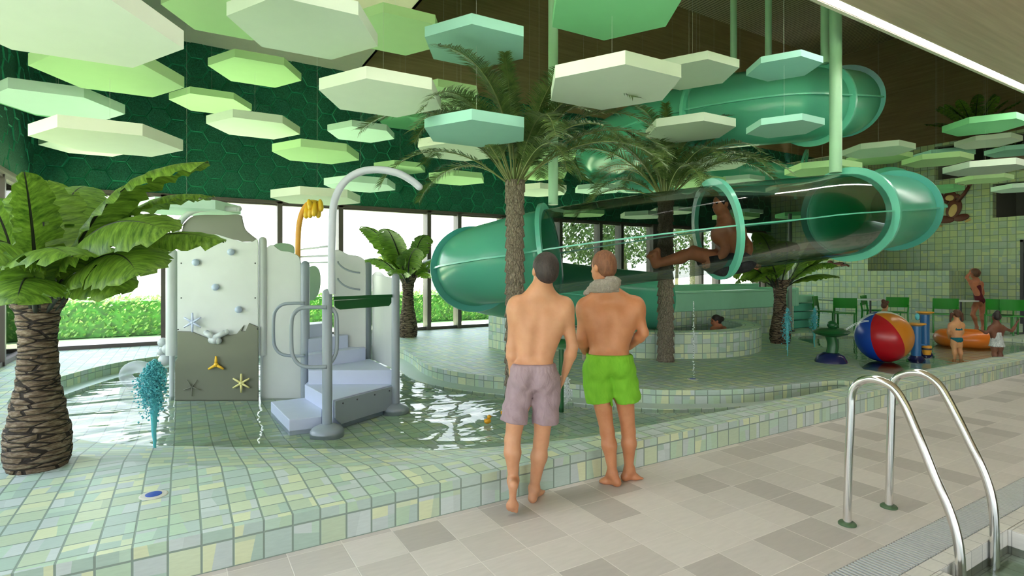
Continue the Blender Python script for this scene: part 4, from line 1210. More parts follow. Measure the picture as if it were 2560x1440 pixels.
def fat_trunk(base, hgt, t, lean=(0,0)):
    b = MB(); n, m = 56, 90; base = Vector(base)
    for i in range(m+1):
        u = i/m; z = u*hgt
        r = .245 + .035*math.sin(u*PI*2.2+.2) if u < .3 else 0
        keys = [(0,.168),(.06,.188),(.18,.188),(.32,.155),(.5,.116),(.72,.104),(.86,.120),(.94,.165),(1,.205)]
        for a in range(len(keys)-1):
            if keys[a][0] <= u <= keys[a+1][0]:
                q = (u-keys[a][0])/(keys[a+1][0]-keys[a][0]); q = q*q*(3-2*q); r = keys[a][1]*(1-q)+keys[a+1][1]*q
        row = u*15
        for k in range(n):
            a = 2*PI*k/n
            sc_ = 9 if u > .5 else 11
            saw = (row + .5*math.sin(a*2+1)) % 1.0; cellk = (a/(2*PI)*sc_ + (int(row + .5*math.sin(a*2+1)) % 2)*.5) % 1
            d = .010*saw*(.6+.4*math.sin(cellk*PI)) + .0025*math.sin(a*37+row*9)
            rr = r + d
            b.v.append((base.x + lean[0]*u + rr*math.cos(a), base.y + lean[1]*u + rr*math.sin(a), base.z + z))
    for i in range(m):
        for k in range(n): k2 = (k+1) % n; b.face((i*n+k, i*n+k2, (i+1)*n+k2, (i+1)*n+k))
    b.face([k for k in range(n)][::-1]); b.face([m*n+k for k in range(n)])
    return b.build('trunk', M['bark_fat'], t, True)
fd = 3.95
fb = atz(95, 1166, DZ)
bp = thing('banana_plant', 'big banana plant with a fat scaly trunk in the left foreground', 'plant', tuple(fb), group='banana plants in the hall')
fat_trunk(fb, 1.27, bp)
cr = Vector((fb.x, fb.y, 1.42))
def A(px, py, dd=0): return at(px, py, dep(fb.x, fb.y)+dd)
LV = [  # control, tip, width, roll, fold, depth offsets
 (A(235,395,-.05), A(520,405,-.10), .20, .25, .35),
 (A(300,440,.35), A(535,492,.30), .19, .15, .25),
 (A(210,470,-.35), A(425,580,-.45), .27, .55, .30),
 (A(330,520,.05), A(560,605,-.02), .21, .35, .25),
 (A(285,545,-.30), A(345,690,-.55), .26, .5, .30),
 (A(200,600,-.15), A(300,735,-.30), .22, .4, .3),
 (A(105,560,.35), A(118,452,.55), .28, 0, .15),
 (A(60,560,-.40), A(180,640,-.80), .22, .2, .3),
 (A(20,420,-.10), A(-160,430,-.2), .24, -.2, .3),
 (A(40,520,-.45), A(-60,640,-.80), .24, -.4, .3),
 (A(70,620,-.50), A(40,760,-.72), .20, 0, .3),
 (A(0,560,.3), A(-200,560,.4), .22, -.2, .3),
 (A(150,430,.7), A(230,470,1.2), .22, .1, .3),
 (A(40,440,.7), A(-60,500,1.2), .22, 0, .3),
 (A(200,560,.6), A(330,640,1.0), .20, .2, .3),
 (A(60,640,.5), A(-60,700,.8), .20, 0, .3),
 (A(90,600,-.25), A(60,430,-.45), .15, .8, .25),
]
for i, (c_, tt, wd, rl, fo) in enumerate(LV):
    v = (tt-cr); v.z = 0
    st_ = cr + (v.normalized()*.10 if v.length > .05 else Vector((0,0,0))) - Vector((0,0,.10))
    banana_leaf(st_, c_, tt, wd*1.22, bp, rl, seed=i*3+1, fold=fo)
for (px, py, s_, rz, lab) in ((1020, 842, 1.05, 2.2, 'banana plant beside the window wall, between play tower and slide bend'), (1950, 858, .98, 4.0, 'banana plant standing under the clear tube near the round tub')):
    q = atz(px, py, DZ); c = copy_tree(bp); c.location = q; c.rotation_euler.z = rz; c.scale = (s_,)*3; c['label'] = lab

def date_trunk(base, hgt, r0, t, seed=1):
    b = MB(); n, m = 48, 150; base = Vector(base); rows = int(hgt/.125)
    for i in range(m+1):
        u = i/m; z = u*hgt; row = u*rows; ri = int(row); fr = row-ri
        r = r0*(1.06-.14*u) if u < .9 else r0*(.93+.5*(u-.9))
        for k in range(n):
            a = 2*PI*k/n; ph = (a/(2*PI)*7 + (ri % 2)*.5) % 1
            d = r0*(.30*(1-fr)**.7*math.sin(ph*PI)**.7 + (.22*max(0, u-.86)*7*fr*math.sin(ph*PI)))
            b.v.append((base.x + (r+d)*math.cos(a), base.y + (r+d)*math.sin(a), base.z + z))
    for i in range(m):
        for k in range(n): k2 = (k+1) % n; b.face((i*n+k, i*n+k2, (i+1)*n+k2, (i+1)*n+k))
    b.face([k for k in range(n)][::-1]); b.face([m*n+k for k in range(n)])
    return b.build('trunk', M['bark_date'], t, True)
def frond_mesh(seed, L, elev, droop, nl=92):
    """leaf stem and leaflets, growing towards +X"""
    rnd = random.Random(seed); rac = MB(); lf = MB(); pts = []; p = Vector((0,0,0)); e = elev; seg = 26
    sway = rnd.uniform(-.25,.25)
    for i in range(seg+1):
        pts.append(p.copy()); u = i/seg
        e2 = e - droop*max(0, (u-.12)/.88)**1.3
        p = p + Vector((math.cos(e2)*math.cos(sway*u), math.cos(e2)*math.sin(sway*u), math.sin(e2)))*L/seg
    rac.tube(pts, [.011*(1-.85*i/seg) for i in range(seg+1)], 5)
    for i in range(nl):
        u = .20 + .80*i/(nl-1); x = u*seg; j = min(int(x), seg-1); q = pts[j].lerp(pts[j+1], x-j); t_ = (pts[j+1]-pts[j]).normalized()
        s0 = t_.cross(Vector((0,0,1))); s0 = s0.normalized() if s0.length > .05 else Vector((0,1,0)); nrm = s0.cross(t_)
        ll = L*.150*math.sin(min(1, (u-.13)/.30)*PI/2)*(1-.55*max(0, u-.55)/.45)*rnd.uniform(.85,1.1)
        for s_ in (-1, 1):
            d = (s0*s_*.80 + t_*.62 + nrm*(.22+rnd.uniform(-.12,.12))).normalized()
            w = t_*.0066
            mid = q + d*ll*.55 - Vector((0,0,ll*.03)); end = q + d*ll - Vector((0,0,ll*.20))
            lf.add([q-w, q+w, mid+w*.9, mid-w*.9, end], [(0,1,2,3),(3,2,4)])
    return rac, lf
protos = []
for k, (el, dr, L) in enumerate([(1.46,.9,1.35),(1.22,1.5,1.8),(1.0,1.75,1.95),(.75,1.7,1.95),(.5,1.7,1.75),(1.3,2.3,1.8)]):
    protos.append(frond_mesh(k+11, L, el, dr))
PMESH = []
for rac, lf in protos:
    o = rac.build('frond', M['frond_stem']); o2 = lf.build('leaflets', M['frond']); PMESH.append((o.data, o2.data)); bpy.data.objects.remove(o); bpy.data.objects.remove(o2)
def date_palm(px, py, zt, r0, lab, seed, nf=40, base=None, sc=1.0, grp='date palms'):
    q = base if base is not None else atz(px, py, DZ)
    t = thing('date_palm', lab, 'palm tree', tuple(q), group=grp)
    date_trunk(q, zt-q.z, r0, t, seed)
    rnd = random.Random(seed)
    for i in range(nf):
        k = [0,1,2,3,5,1,2,4,3,2][i % 10]; me, ml = PMESH[k]
        o = bpy.data.objects.new('frond', me); C.objects.link(o); o.parent = t
        a = i*2.399963 + rnd.uniform(-.2,.2)
        o.location = (.04*math.cos(a), .04*math.sin(a), zt-q.z-.02-rnd.random()*.08)
        o.rotation_euler = (rnd.uniform(-.2,.2), rnd.uniform(-.12,.12), a); o.scale = (sc*rnd.uniform(.88,1.08),)*3
        l = bpy.data.objects.new('leaflets', ml); C.objects.link(l); l.parent = o
    return t
q1 = at(1287, 682, 6.22); q1.z = DZ
date_palm(0, 0, 2.64, .094, 'date palm behind the man in mauve shorts', 3, base=Vector((q1.x, q1.y, -.06)), nf=34, sc=1.0)
date_palm(1664, 903, 2.78, .105, 'date palm in front of the round tub, trunk passing behind the clear tube', 8, nf=34, sc=1.08)
q = atY(1733, 640, 15.0); date_palm(0, 0, 2.9, .12, 'slim palm growing outside the windows behind the rider', 5, base=Vector((q.x, q.y, 0)), nf=24, sc=1.1)
# potted plants in the upper niches
def potted(loc, pot_r, pot_h, potcol, leafL, lab, seed, n=14):
    t = thing('potted_plant', lab, 'potted plant', loc); rnd = random.Random(seed); x, y, z = loc
    b = MB(); b.lathe([(pot_r*.55,0),(pot_r*.95,pot_h*.3),(pot_r,pot_h*.6),(pot_r*.8,pot_h*.95),(pot_r*.85,pot_h),(pot_r*.7,pot_h-.02),(0,pot_h-.05)], loc, 28); b.build('pot', plain('stoneware pot %d' % seed, potcol, .7), t, True)
    for i in range(n):
        a = i*2.4+seed; e = rnd.uniform(.5,1.3); d = Vector((math.cos(a)*math.cos(e), math.sin(a)*math.cos(e), math.sin(e)))
        B_ = Vector((x, y, z+pot_h-.03)); Cq = B_ + d*leafL*.6; T_ = Cq + Vector((d.x*.7, d.y*.7, d.z*.2))*leafL*.6
        banana_leaf(B_, Cq, T_, leafL*.13, t, 0, seed=i+seed, fold=.2)
potted((20.5, 6.35, 4.4), .42, .75, (.30,.20,.15), .80, 'leafy plant in a big terracotta pot in the upper wall niche', 3, 16)
potted((20.3, 4.6, 3.15), .34, .62, (.26,.22,.16), .55, 'plant in a round clay pot in the lower wall niche, cut by the picture edge', 6, 8)
potted((20.7, 7.2, 5.5), .32, .40, (.25,.17,.12), 1.5, 'bushy plant standing on top of the tiled end wall', 9, 14)
# ================================================================= climbing structure in the play basin
PS = thing('play_structure', 'white and grey water play tower with climbing panel, steps and spray pipes', 'play structure', tuple(atz(817, 1070, BZ)))
def post(px, py0, py1, d, r, mat='grey_post', cap=True, zb=None, name='post'):
    q = at(px, 682, d); zt = EYE + (CY-py1)*d/F; zl = EYE + (CY-py0)*d/F if zb is None else zb
    b = MB(); b.lathe([(r, zl), (r, zt-r), (r*.85, zt-r*.45), (r*.5, zt-r*.12), (0, zt)] if cap else [(r, zl), (r, zt)], (q.x, q.y, 0), 24)
    return b.build(name, M[mat], PS, autosm=.9), q
fp, fq = post(818, 0, 722, 5.40, .048, zb=BZ+.05)
b = MB(); b.lathe([(.16,BZ),(.16,WZ+.015),(.135,WZ+.045),(.075,WZ+.07),(.05,WZ+.08)], (fq.x, fq.y, 0), 32); b.build('post_foot', M['grey_post'], PS, autosm=.9)
rp_, rq = post(989, 0, 684, 6.3, .046, zb=BZ+.05)
b = MB(); b.lathe([(.15,BZ),(.15,WZ+.01),(.13,WZ+.035),(.07,WZ+.06),(.05,WZ+.07)], (rq.x, rq.y, 0), 32); b.build('post_foot', M['grey_post'], PS, autosm=.9)
post(763, 0, 652, 6.75, .052, zb=BZ)
post(920, 0, 655, 7.45, .050, zb=BZ)
post(430, 888, 622, 6.85, .068, 'pale_post'); post(657, 888, 592, 6.85, .048, 'pale_post')
post(430, 1003, 880, 6.95, .03, 'pale_post', cap=False, zb=BZ); post(657, 1003, 880, 6.95, .03, 'pale_post', cap=False, zb=BZ)
# spray arch pipe out of the front post
pts = catmull([at(829,735,5.40), at(829,640,5.40), at(832,530,5.40), at(842,486,5.41), at(864,452,5.42), at(900,430,5.44), at(945,424,5.46), at(995,433,5.48), at(1030,452,5.5), at(1048,467,5.51)], 6)
b = MB(); b.tube(pts, .036, 18); b.ball(pts[-1], .036, 16, 8); b.build('spray_arch', M['lilac_post'] if 'lilac_post' in M else M['pale_post'], PS, autosm=.9)
# yellow spout
pts = catmull([at(745,668,7.0), at(745,600,7.0), at(748,560,7.0), at(756,530,7.0), at(768,512,7.0), at(782,505,7.0)], 6)
b = MB(); b.tube(pts, .034, 16); b.build('yellow_pipe', M['amber'], PS, True)
b = MB(); b.tube([at(745,1000,7.0), at(745,664,7.0)], .036, 16); b.build('pipe_sleeve', M['grey_post'], PS, autosm=.9)
for i, (px, py, L) in enumerate([(768,520,26),(777,515,30),(786,513,28),(795,515,30),(800,508,20),(772,508,14)]):
    b = MB(); a = at(px, py-8, 6.95-.03*(i % 3)); c = at(px+(i-2)*1.2, py+L*.55, 6.92-.03*(i % 3)); e = at(px+(i-3), py+L, 6.95-.03*(i % 3))
    b.tube(catmull([a, c, e], 5), [.018,.026,.03,.032,.032,.033,.033,.032,.030,.024,.012][:11], 10); b.build('spout_finger', M['yellow'], PS, True)
b = MB(); b.ball(at(783,506,6.96), (.075,.05,.035), 14, 8); b.build('spout_hub', M['yellow'], PS, True)
# climbing panel (a flat board with a lower khaki board) facing the viewer
d0 = 6.75
def board(pix, d, name, mat, t=.025, parent=PS, bev=.004, d2=None):
    """outline in the picture plane of that board; the board stands vertical"""
    pts = [at(x, y, d if d2 is None else d + (d2-d)*(x-pix[0][0])/(max(p[0] for p in pix)-pix[0][0])) for x, y in pix]
    nrm = (pts[1]-pts[0]).cross(pts[2]-pts[0]); nrm.z = 0
    away = Vector((SN, CS, 0)); b = MB(); b.slab(pts, away, t); return b.build(name, mat, parent, bevel=bev)
def arcpts(pix, n=6): 
    return [(p.x, p.y) for p in catmull([(x, y, 0) for x, y in pix], n)]
up = arcpts([(443,640),(443,610),(450,598),(470,592),(505,586),(540,586),(575,596),(605,604),(630,604),(640,598),(644,602),(645,612)], 4)
low = [(645,880),(645,815),(622,808),(611,836),(600,822),(592,838),(575,826),(560,842),(545,828),(520,846),(500,838),(480,832),(470,828),(443,828)]
board([(443,640)]+up[1:]+[(645,640),(645,1003),(443,1003)], d0+.03, 'climbing_panel', M['white_panel'], .02)
board([(437,905),(437,1003),(645,1003),(645,818),(622,808),(613,828),(603,828),(610,812),(600,824),(592,834),(575,838),(557,834),(538,848),(520,846),(500,838),(478,829),(443,828),(443,895)], d0+.005, 'lower_board', M['khaki'], .022)
top = arcpts([(458,560),(478,542),(505,537),(560,537),(600,537),(606,552),(612,572),(625,585),(642,598)], 4) 
board([(450,598)]+top+[(630,604),(605,604),(575,596),(540,586),(505,586),(470,592)], d0+.03, 'top_board', M['khaki'], .02)
b = MB(); b.tube(catmull([at(437,585,d0), at(452,553,d0), at(475,532,d0), at(505,523,d0), at(560,521,d0), at(597,522,d0)], 6), .036, 14); b.ball(at(597,522,d0), .036); b.build('top_rail', M['pale_post'], PS, True)
hold = plain('pale blue climbing hold', (.50,.58,.75), .35)
for (px, py) in ((577,630),(489,656),(538,718),(596,774)):
    b = MB(); b.ball(at(px, py, d0-.0), (.042,.042,.042), 16, 10); b.build('climbing_hold', hold, PS, True)
def star(px, py, r, n, mat, a0=0, name='star_hold', rr=.012, d=d0-.03):
    b = MB(); c = at(px, py, d); X = Vector((CS, -SN, 0)); Z = Vector((0,0,1)); 
    for k in range(n):
        a = a0 + 2*PI*k/n; e = c + (X*math.cos(a)+Z*math.sin(a))*r
        b.tube([c, c.lerp(e, .5), e], [rr*1.25, rr*1.1, rr*.8], 8)
    b.ball(c, rr*1.9, 12, 8); return b.build(name, M[mat] if isinstance(mat, str) else mat, PS, True)
star(481, 806, .118, 6, 'lilac', PI/2); star(540, 912, .105, 3, 'yellow', PI/2, rr=.015); star(603, 958, .115, 6, 'gold', PI/2)
star(480, 968, .11, 5, 'khaki', PI*1.1, rr=.005, d=d0-.012)
b = MB(); 
for (x0, y0, x1, y1, r) in ((516,832,534,845,.045),(534,845,566,830,.042),(530,850,545,852,.055)):
    b.tube([at(x0, y0, d0-.03), at(x1, y1, d0-.03)], r*.8, 12); b.ball(at(x0, y0, d0-.03), r*.8, 12, 8); b.ball(at(x1, y1, d0-.03), r*.8, 12, 8)
b.build('shell_hold', M['pale_post'], PS, True)
for (px, py) in ((453,658),(638,658),(453,745),(638,745),(445,824),(644,822)):
    b = MB(); b.ball(at(px, py, d0), .009, 8, 6); b.build('bolt', M['metal_dark'], PS, True)
# dark green strip behind and second white panel
board([(645,630),(654,630),(654,880),(645,880)], 6.95, 'side_strip', M['green_panel'], .01)
p2 = arcpts([(664,620),(680,612),(700,626),(725,630),(745,640),(750,652),(752,664)], 4)
board([(655,1000)]+[(658,890),(664,888)]+p2+[(752,1000)], 6.85, 'white_side_panel', M['white_panel'], .025)
board(arcpts([(680,614),(695,608),(715,608),(732,614),(736,628),(730,640),(700,640),(682,632)], 3), 7.35, 'green_back_panel', M['green_panel'], .02)
board(arcpts([(772,668),(785,664),(797,675),(801,700),(797,730),(785,748),(772,752)], 3), 7.35, 'green_back_panel', M['green_panel'], .02)
# ladder rungs between spout sleeve and arch pipe
for (a_, b_) in (((752,624),(820,615)), ((752,642),(820,639)), ((766,657),(820,656))):
    b = MB(); b.tube([at(a_[0],a_[1],6.95), at(b_[0]+6,b_[1],6.3)], .012, 10); b.build('rung', M['pale_post'], PS, True)
# D-shaped hand loops
def loop(pix, d, r=.019, name='hand_loop', d2=None):
    pts = catmull([at(x, y, d) for x, y in pix], 6); b = MB(); b.tube(pts, r, 12); return b.build(name, M['grey_post'], PS, True)
loop([(762,758),(735,758),(708,761),(690,775),(684,798),(684,850),(690,872),(706,886),(735,890),(762,889)], 6.55)
loop([(817,768),(790,768),(755,770),(737,782),(729,805),(729,870),(735,895),(750,912),(775,918),(817,917)], 5.35)
loop([(817,768),(828,770),(838,782),(842,800),(842,868),(836,892),(826,908)], 5.42)
# green counter bar
def bar3(a_, b_, da, db, h0, h1, name, mat, t=.03):
    A_, B_ = at(a_[0], a_[1], da), at(b_[0], b_[1], db); w = Vector((SN, CS, 0))*t
    b = MB(); lo_ = Vector((0,0,h0)); hi_ = Vector((0,0,h1))
    b.add([A_+lo_, B_+lo_, B_+hi_, A_+hi_, A_+lo_+w, B_+lo_+w, B_+hi_+w, A_+hi_+w], [(0,1,2,3),(7,6,5,4),(0,4,5,1),(1,5,6,2),(2,6,7,3),(3,7,4,0)])
    return b.build(name, M[mat], PS, bevel=.006)
bar3((833,746),(980,740),5.45,6.25,-.018,.018,'counter_rail','darkgreen',.05)
b = MB(); pts_ = [at(x, y, 5.5+(x-835)/143*.72) for x, y in [(836,752),(978,743),(978,757),(972,765),(850,774),(840,770),(836,764)]]; b.slab(pts_, (SN,CS,0), .015); b.build('counter_panel', M['darkgreen'], PS)
# right hand panels
p3 = arcpts([(836,625),(850,626),(870,636),(895,640),(910,650),(913,664)], 4)
board([(834,870)]+[(834,630)]+p3+[(914,872)], 7.2, 'handle_panel', M['white_panel'], .025)
for y0 in (655, 697):
    b = MB(); b.tube(catmull([at(845,y0,7.1), at(846,y0+4,7.05), at(860,y0+16,7.05), at(880,y0+24,7.05), at(900,y0+27,7.1)], 5), .012, 10); b.build('grab_handle', M['grey_post'], PS, True)
p4 = arcpts([(930,688),(938,680),(950,680),(962,690),(975,693),(980,697)], 4)
bb = [(930,898)]+[(930,690)]+p4+[(982,921)]
b = MB(); b.slab([at(x, y, 7.40-(x-928)/54*1.0) for x, y in bb], (SN,CS,0), .02); b.build('white_side_panel', M['white_panel'], PS)
# treads
def tread(pix, ztop, zbot, name='tread', grow=None):
    P_ = [atz(x, y, ztop) for x, y in pix]; b = MB()
    poly = [(p.x, p.y) for p in P_]
    A_ = sum(poly[i][0]*poly[(i+1) % len(poly)][1]-poly[(i+1) % len(poly)][0]*poly[i][1] for i in range(len(poly)))
    if A_ < 0: poly = poly[::-1]
    b.prism(poly, zbot, ztop); return b.build(name, M['lilac'], PS, bevel=.006)
tz = [.155, .315, .475, .635, .795, .955]
tread([(677,1004),(723,1050),(804,1041),(806,1000),(762,994)], tz[0], BZ)
tread([(762,961),(832,1000),(982,961),(960,950),(775,950)], tz[1], BZ)
tread([(771,926),(981,925),(925,897),(771,912)], tz[2], BZ)
tread([(771,887.5),(914,869),(905,862),(771,872)], tz[3], BZ)
tread([(771,848),(870,837.5),(866,833),(771,838)], tz[4], BZ)
tread([(771,812),(812,808),(812,803),(771,806)], tz[5], BZ)
# cladding board under the treads on the right
b = MB(); z0, z1 = BZ+.06, tz[1]-.005
a0 = atz(833, 1001, tz[1]); a1 = atz(984, 962, tz[1]); dv_ = (a1-a0); dv_.z = 0; L_ = dv_.length; dv_.normalize()
outl = [a0+dv_*0+Vector((0,0,-.005)), a0+dv_*L_*.985+Vector((0,0,-.005)), Vector((*(a0+dv_*L_*.985).xy, z0+.10)), Vector((*(a0+dv_*L_*.93).xy, z0)), Vector((*(a0+dv_*L_*.09).xy, z0)), Vector((*(a0).xy, z0+.08))]
b.slab([o+Vector((dv_.y, -dv_.x, 0))*.012 for o in outl], Vector((dv_.y, -dv_.x, 0)), .02); b.build('skirt_board', M['grey_post'], PS, bevel=.004)
for s_ in (.11, .33, .62, .88):
    b = MB(); q = a0+dv_*L_*s_+Vector((dv_.y, -dv_.x, 0))*.034+Vector((0,0,-.045)); b.ball(q, .009, 8, 6); b.build('bolt', M['metal_dark'], PS, True)
# white scalloped slide lip at the left of the tower
b = MB()
for (px, py, r) in ((408,632,.035),(407,856,.06),(403,880,.05),(412,900,.075),(420,872,.07)): b.ball(at(px, py, 7.0), r, 14, 10)
b.build('scalloped_lip', M['pale_post'], PS, True)
# clear inflatable ring in the water
q = atz(345, 962, WZ); 
cs = MB(); pts = [q + Vector((CS*.17*math.cos(a), -SN*.17*math.cos(a), .13+.12*math.sin(a))) for a in [2*PI*k/32 for k in range(32)]]
cs.tube(pts, .085, 16, closed=True); tag(cs.build('swim_ring', M['clearshell'], smooth=True), 'clear white swim ring standing in the water behind the teal spray', 'swim ring')

# ================================================================= sprays
def spray(name, base, h, r_top, col, lab, n=500, size=.012, stem=.02, seed=1, plume=.45):
    rnd = random.Random(seed); t = thing(name, lab, 'water jet', tuple(base))
    b = MB(); pts = []; m = 14
    for i in range(m+1): pts.append(Vector(base) + Vector((rnd.gauss(0,.004), rnd.gauss(0,.004), h*(1-plume*.4)*i/m)))
    b.tube(pts, [stem*(.25+1.0*i/m) for i in range(m+1)], 8); b.build('jet', M[col], t, True)
    b = MB()
    for _ in range(n):
        u = rnd.random()**.7; z = h*(1-plume) + h*plume*u; rr = r_top*math.sin(min(1, (z-h*(1-plume))/(h*plume)*.9+.1)*PI)**.7*math.sqrt(rnd.random())
        a = rnd.uniform(0, 2*PI); rr *= .75+.45*math.sin(a*3+z*17)*math.sin(z*23+a*2); z -= h*.25*rnd.random()**4; c = Vector(base)+Vector((rr*math.cos(a), rr*math.sin(a), z)); s_ = size*rnd.uniform(.4,1.5)
        w = Vector((rnd.gauss(0,1), rnd.gauss(0,1), rnd.gauss(0,1))).normalized(); u_ = w.orthogonal().normalized(); v_ = w.cross(u_)
        b.add([c+w*s_, c-w*s_*.8, c+u_*s_*.8, c-u_*s_, c+v_*s_, c-v_*s_*.9], [(0,2,4),(0,4,3),(0,3,5),(0,5,2),(1,4,2),(1,3,4),(1,5,3),(1,2,5)])
    o = b.build('droplets', M[col], t, True); o['kind'] = 'stuff'
    return t
sb = atz(386, 1128, WZ)
spray('water_jet', sb, .80, .14, 'spray_teal', 'teal water jet with a bushy top left of the climbing panel', 3000, .0095, .036, 2, .48)
q = atz(1418, 1012, WZ); spray('water_jet', q, .38, .06, 'spray_white', 'white falling water between the two men', 260, .010, .012, 3, .95)
q = atz(1734, 946, DZ); spray('water_jet', q, 1.02, .018, 'spray_white', 'thin string of white droplets rising from a floor nozzle', 150, .0075, .0008, 4, .97)
q = atz(1968, 890, DZ); spray('water_jet', q, .80, .10, 'spray_teal', 'teal water jet in front of the far right banana plant', 700, .009, .02, 5, .7)
q = at(2036, 868, 10.3); q.z = WK; spray('water_jet', q, .80, .10, 'spray_teal', 'teal water jet left of the dark mushroom fountain', 600, .009, .025, 6, .6)
def nozzle(px, py, lab, r=.085):
    q = atz(px, py, DZ); t = thing('floor_nozzle', lab, 'floor nozzle', tuple(q), group='round floor nozzles')
    b = MB(); b.lathe([(r,0),(r,.003),(r*.9,.006),(0,.006)], tuple(q), 32); b.build('outer_ring', plain('cream nozzle ring', (.62,.60,.52), .4), t)
    b = MB(); b.lathe([(r*.58,.006),(r*.58,.009),(0,.010)], tuple(q), 24); b.build('blue_centre', M['blue_v'], t)
nozzle(384, 1238, 'round cream floor nozzle with a blue centre in the foreground tiles', .078); nozzle(1732, 948, 'small dark floor nozzle in the middle of the island', .07)
# ================================================================= pool ladder
lad = thing('pool_ladder', 'polished steel pool ladder with two curved handrails at the main pool edge', 'pool ladder', (3.9, 1.6, 0))
for (Xp, pix) in ((3.63, [(2118,1312),(2121,1180),(2127,1030),(2128,992),(2136,968),(2152,953),(2178,947),(2208,954),(2236,972),(2262,1012),(2283,1060),(2300,1100),(2320,1150),(2340,1200),(2368,1262),(2388,1322),(2398,1375),(2402,1440),(2404,1560)]),
                  (4.14, [(2222,1268),(2225,1150),(2229,1010),(2231,968),(2240,946),(2262,934),(2290,931),(2318,939),(2345,960),(2366,992),(2386,1030),(2405,1067),(2424,1106),(2446,1150),(2466,1198),(2480,1250),(2486,1310),(2487,1400),(2488,1480)])):
    raw = [atX(x, y, Xp) for x, y in pix]
    raw[0].z = 0.0
    pts = catmull(raw, 6)
    b = MB(); b.tube(pts, .0243, 24); b.build('handrail', M['steel'], lad, autosm=1.0)
    b = MB(); b.lathe([(.052,0),(.052,.008),(.045,.016),(.024,.020)], (raw[0].x, raw[0].y, 0), 32); b.build('floor_flange', plain('green rubber flange %.2f' % Xp, (.07,.13,.06), .5), lad, autosm=.7)
# rungs under water
for z in (-.35, -.62):
    b = MB(); b.box((3.63, 1.21, z), (4.14, 1.27, z+.03)); b.build('rung', M['steel'], lad)

# ================================================================= fountains
mf = atz(2077, 905, DZ)
t = thing('mushroom_fountain', 'dark green leaf topped fountain with a navy base beside the beach ball', 'fountain', tuple(mf))
dd = dep(mf.x, mf.y); up = lambda py: EYE + (CY-py)*dd/F
b = MB(); b.lathe([(.225,0),(.22,.03),(.18,.10),(.11,.145),(0,.155)], tuple(mf), 36); b.build('base_dome', M['navy'], t, autosm=.8)
def A2(px, py, o=0): return at(px, py, dd+o)
b = MB(); b.tube(catmull([A2(2078,890), A2(2082,865), A2(2078,845), A2(2066,825)], 6), [.085-.001*i for i in range(19)], 20); b.build('stem', M['darkgreen'], t, True)
q = A2(2078,832); b = MB(); b.lathe([(0,-.06),(.12,-.055),(.24,-.02),(.285,.015),(.27,.03),(.15,.065),(0,.08)], tuple(q), 40, squash=(1,.9)); b.build('leaf_cap', M['darkgreen'], t, autosm=.9)
b = MB(); b.ball(A2(2080,812), (.07,.07,.065), 18, 12); b.ball(A2(2088,815,-.03), .045, 14, 8); b.build('frog_knob', M['darkgreen'], t, True)
b = MB()
for k in (0, 1):
    pts = [A2(2114+i*8.3, 826-22*math.sin(i/7*PI*.55)-k*3, -.02*i) for i in range(8)]
    b.tube(pts, [.006-.0004*i for i in range(8)], 6)
tag(b.build('water_arc', M['spray_white'], smooth=True), 'thin arc of water from the dark green fountain onto the beach ball', 'water jet')
gf = at(1403, 868, 6.35); t = thing('umbrella_fountain', 'dark green umbrella fountain seen between the two men', 'fountain', (gf.x, gf.y, BZ))
b = MB(); b.lathe([(.19,0),(.19,.03),(.15,.08),(0,.095)], (gf.x, gf.y, gf.z), 30); b.build('cap', M['darkgreen'], t, autosm=.8)
b = MB(); b.tube([(gf.x, gf.y, BZ), (gf.x, gf.y, gf.z+.01)], .03, 14); b.build('stem', M['darkgreen'], t, autosm=.8)

for (px, pyb, pyt, r, lab, dsc) in ((2290, 905, 812, .072, 'shorter blue water column with an orange disc top', .145), (2312, 893, 783, .072, 'taller blue water column with an orange disc top', .135)):
    z0 = BK; q = atz(px, pyb, z0); dq = dep(q.x, q.y); zt = EYE+(CY-pyt)*dq/F
    t = thing('spray_column', lab, 'fountain', tuple(q), group='blue spray columns')
    b = MB(); b.lathe([(.14,0),(.14,.03),(.10,.09),(r+.01,.11)], tuple(q), 28); b.build('base_ring', M['navy'], t, autosm=.8)
    b = MB(); b.tube([(q.x, q.y, z0+.03), (q.x, q.y, zt-.02)], r, 24); b.build('column', M['blue'], t, autosm=.8)
    b = MB(); b.lathe([(0,-.035),(.05,-.03),(dsc,.012),(dsc*.97,.028),(.03,.03),(0,.03)], (q.x, q.y, zt), 30); b.build('disc', M['amber'], t, autosm=.8)
q = at(2293, 792, 9.6); b = MB(); b.ball((q.x, q.y, q.z), (.035,.035,.06), 12, 8); tag(b.build('spray_knob', M['spray_teal'], smooth=True), 'small dark teal knob between the two blue columns', 'fountain part')
bpn = at(2317, 872, 9.25); t = thing('tipping_bucket', 'small orange bucket hanging low beside the blue columns', 'bucket', tuple(bpn))
b = MB(); b.lathe([(.055,-.10),(.065,-.05),(.07,.05),(.06,.055),(0,.05)], tuple(bpn), 24); b.build('bucket_body', M['amber'], t, autosm=.7)
b = MB(); b.lathe([(.072,-.015),(.074,0),(.072,.015)], tuple(bpn), 24); b.build('rim', M['metal_dark'], t)
b = MB(); q = at(2300, 862, 9.25); b.tube([q, (bpn.x, bpn.y, bpn.z+.06)], .015, 8); b.build('bracket', M['blue'], t)

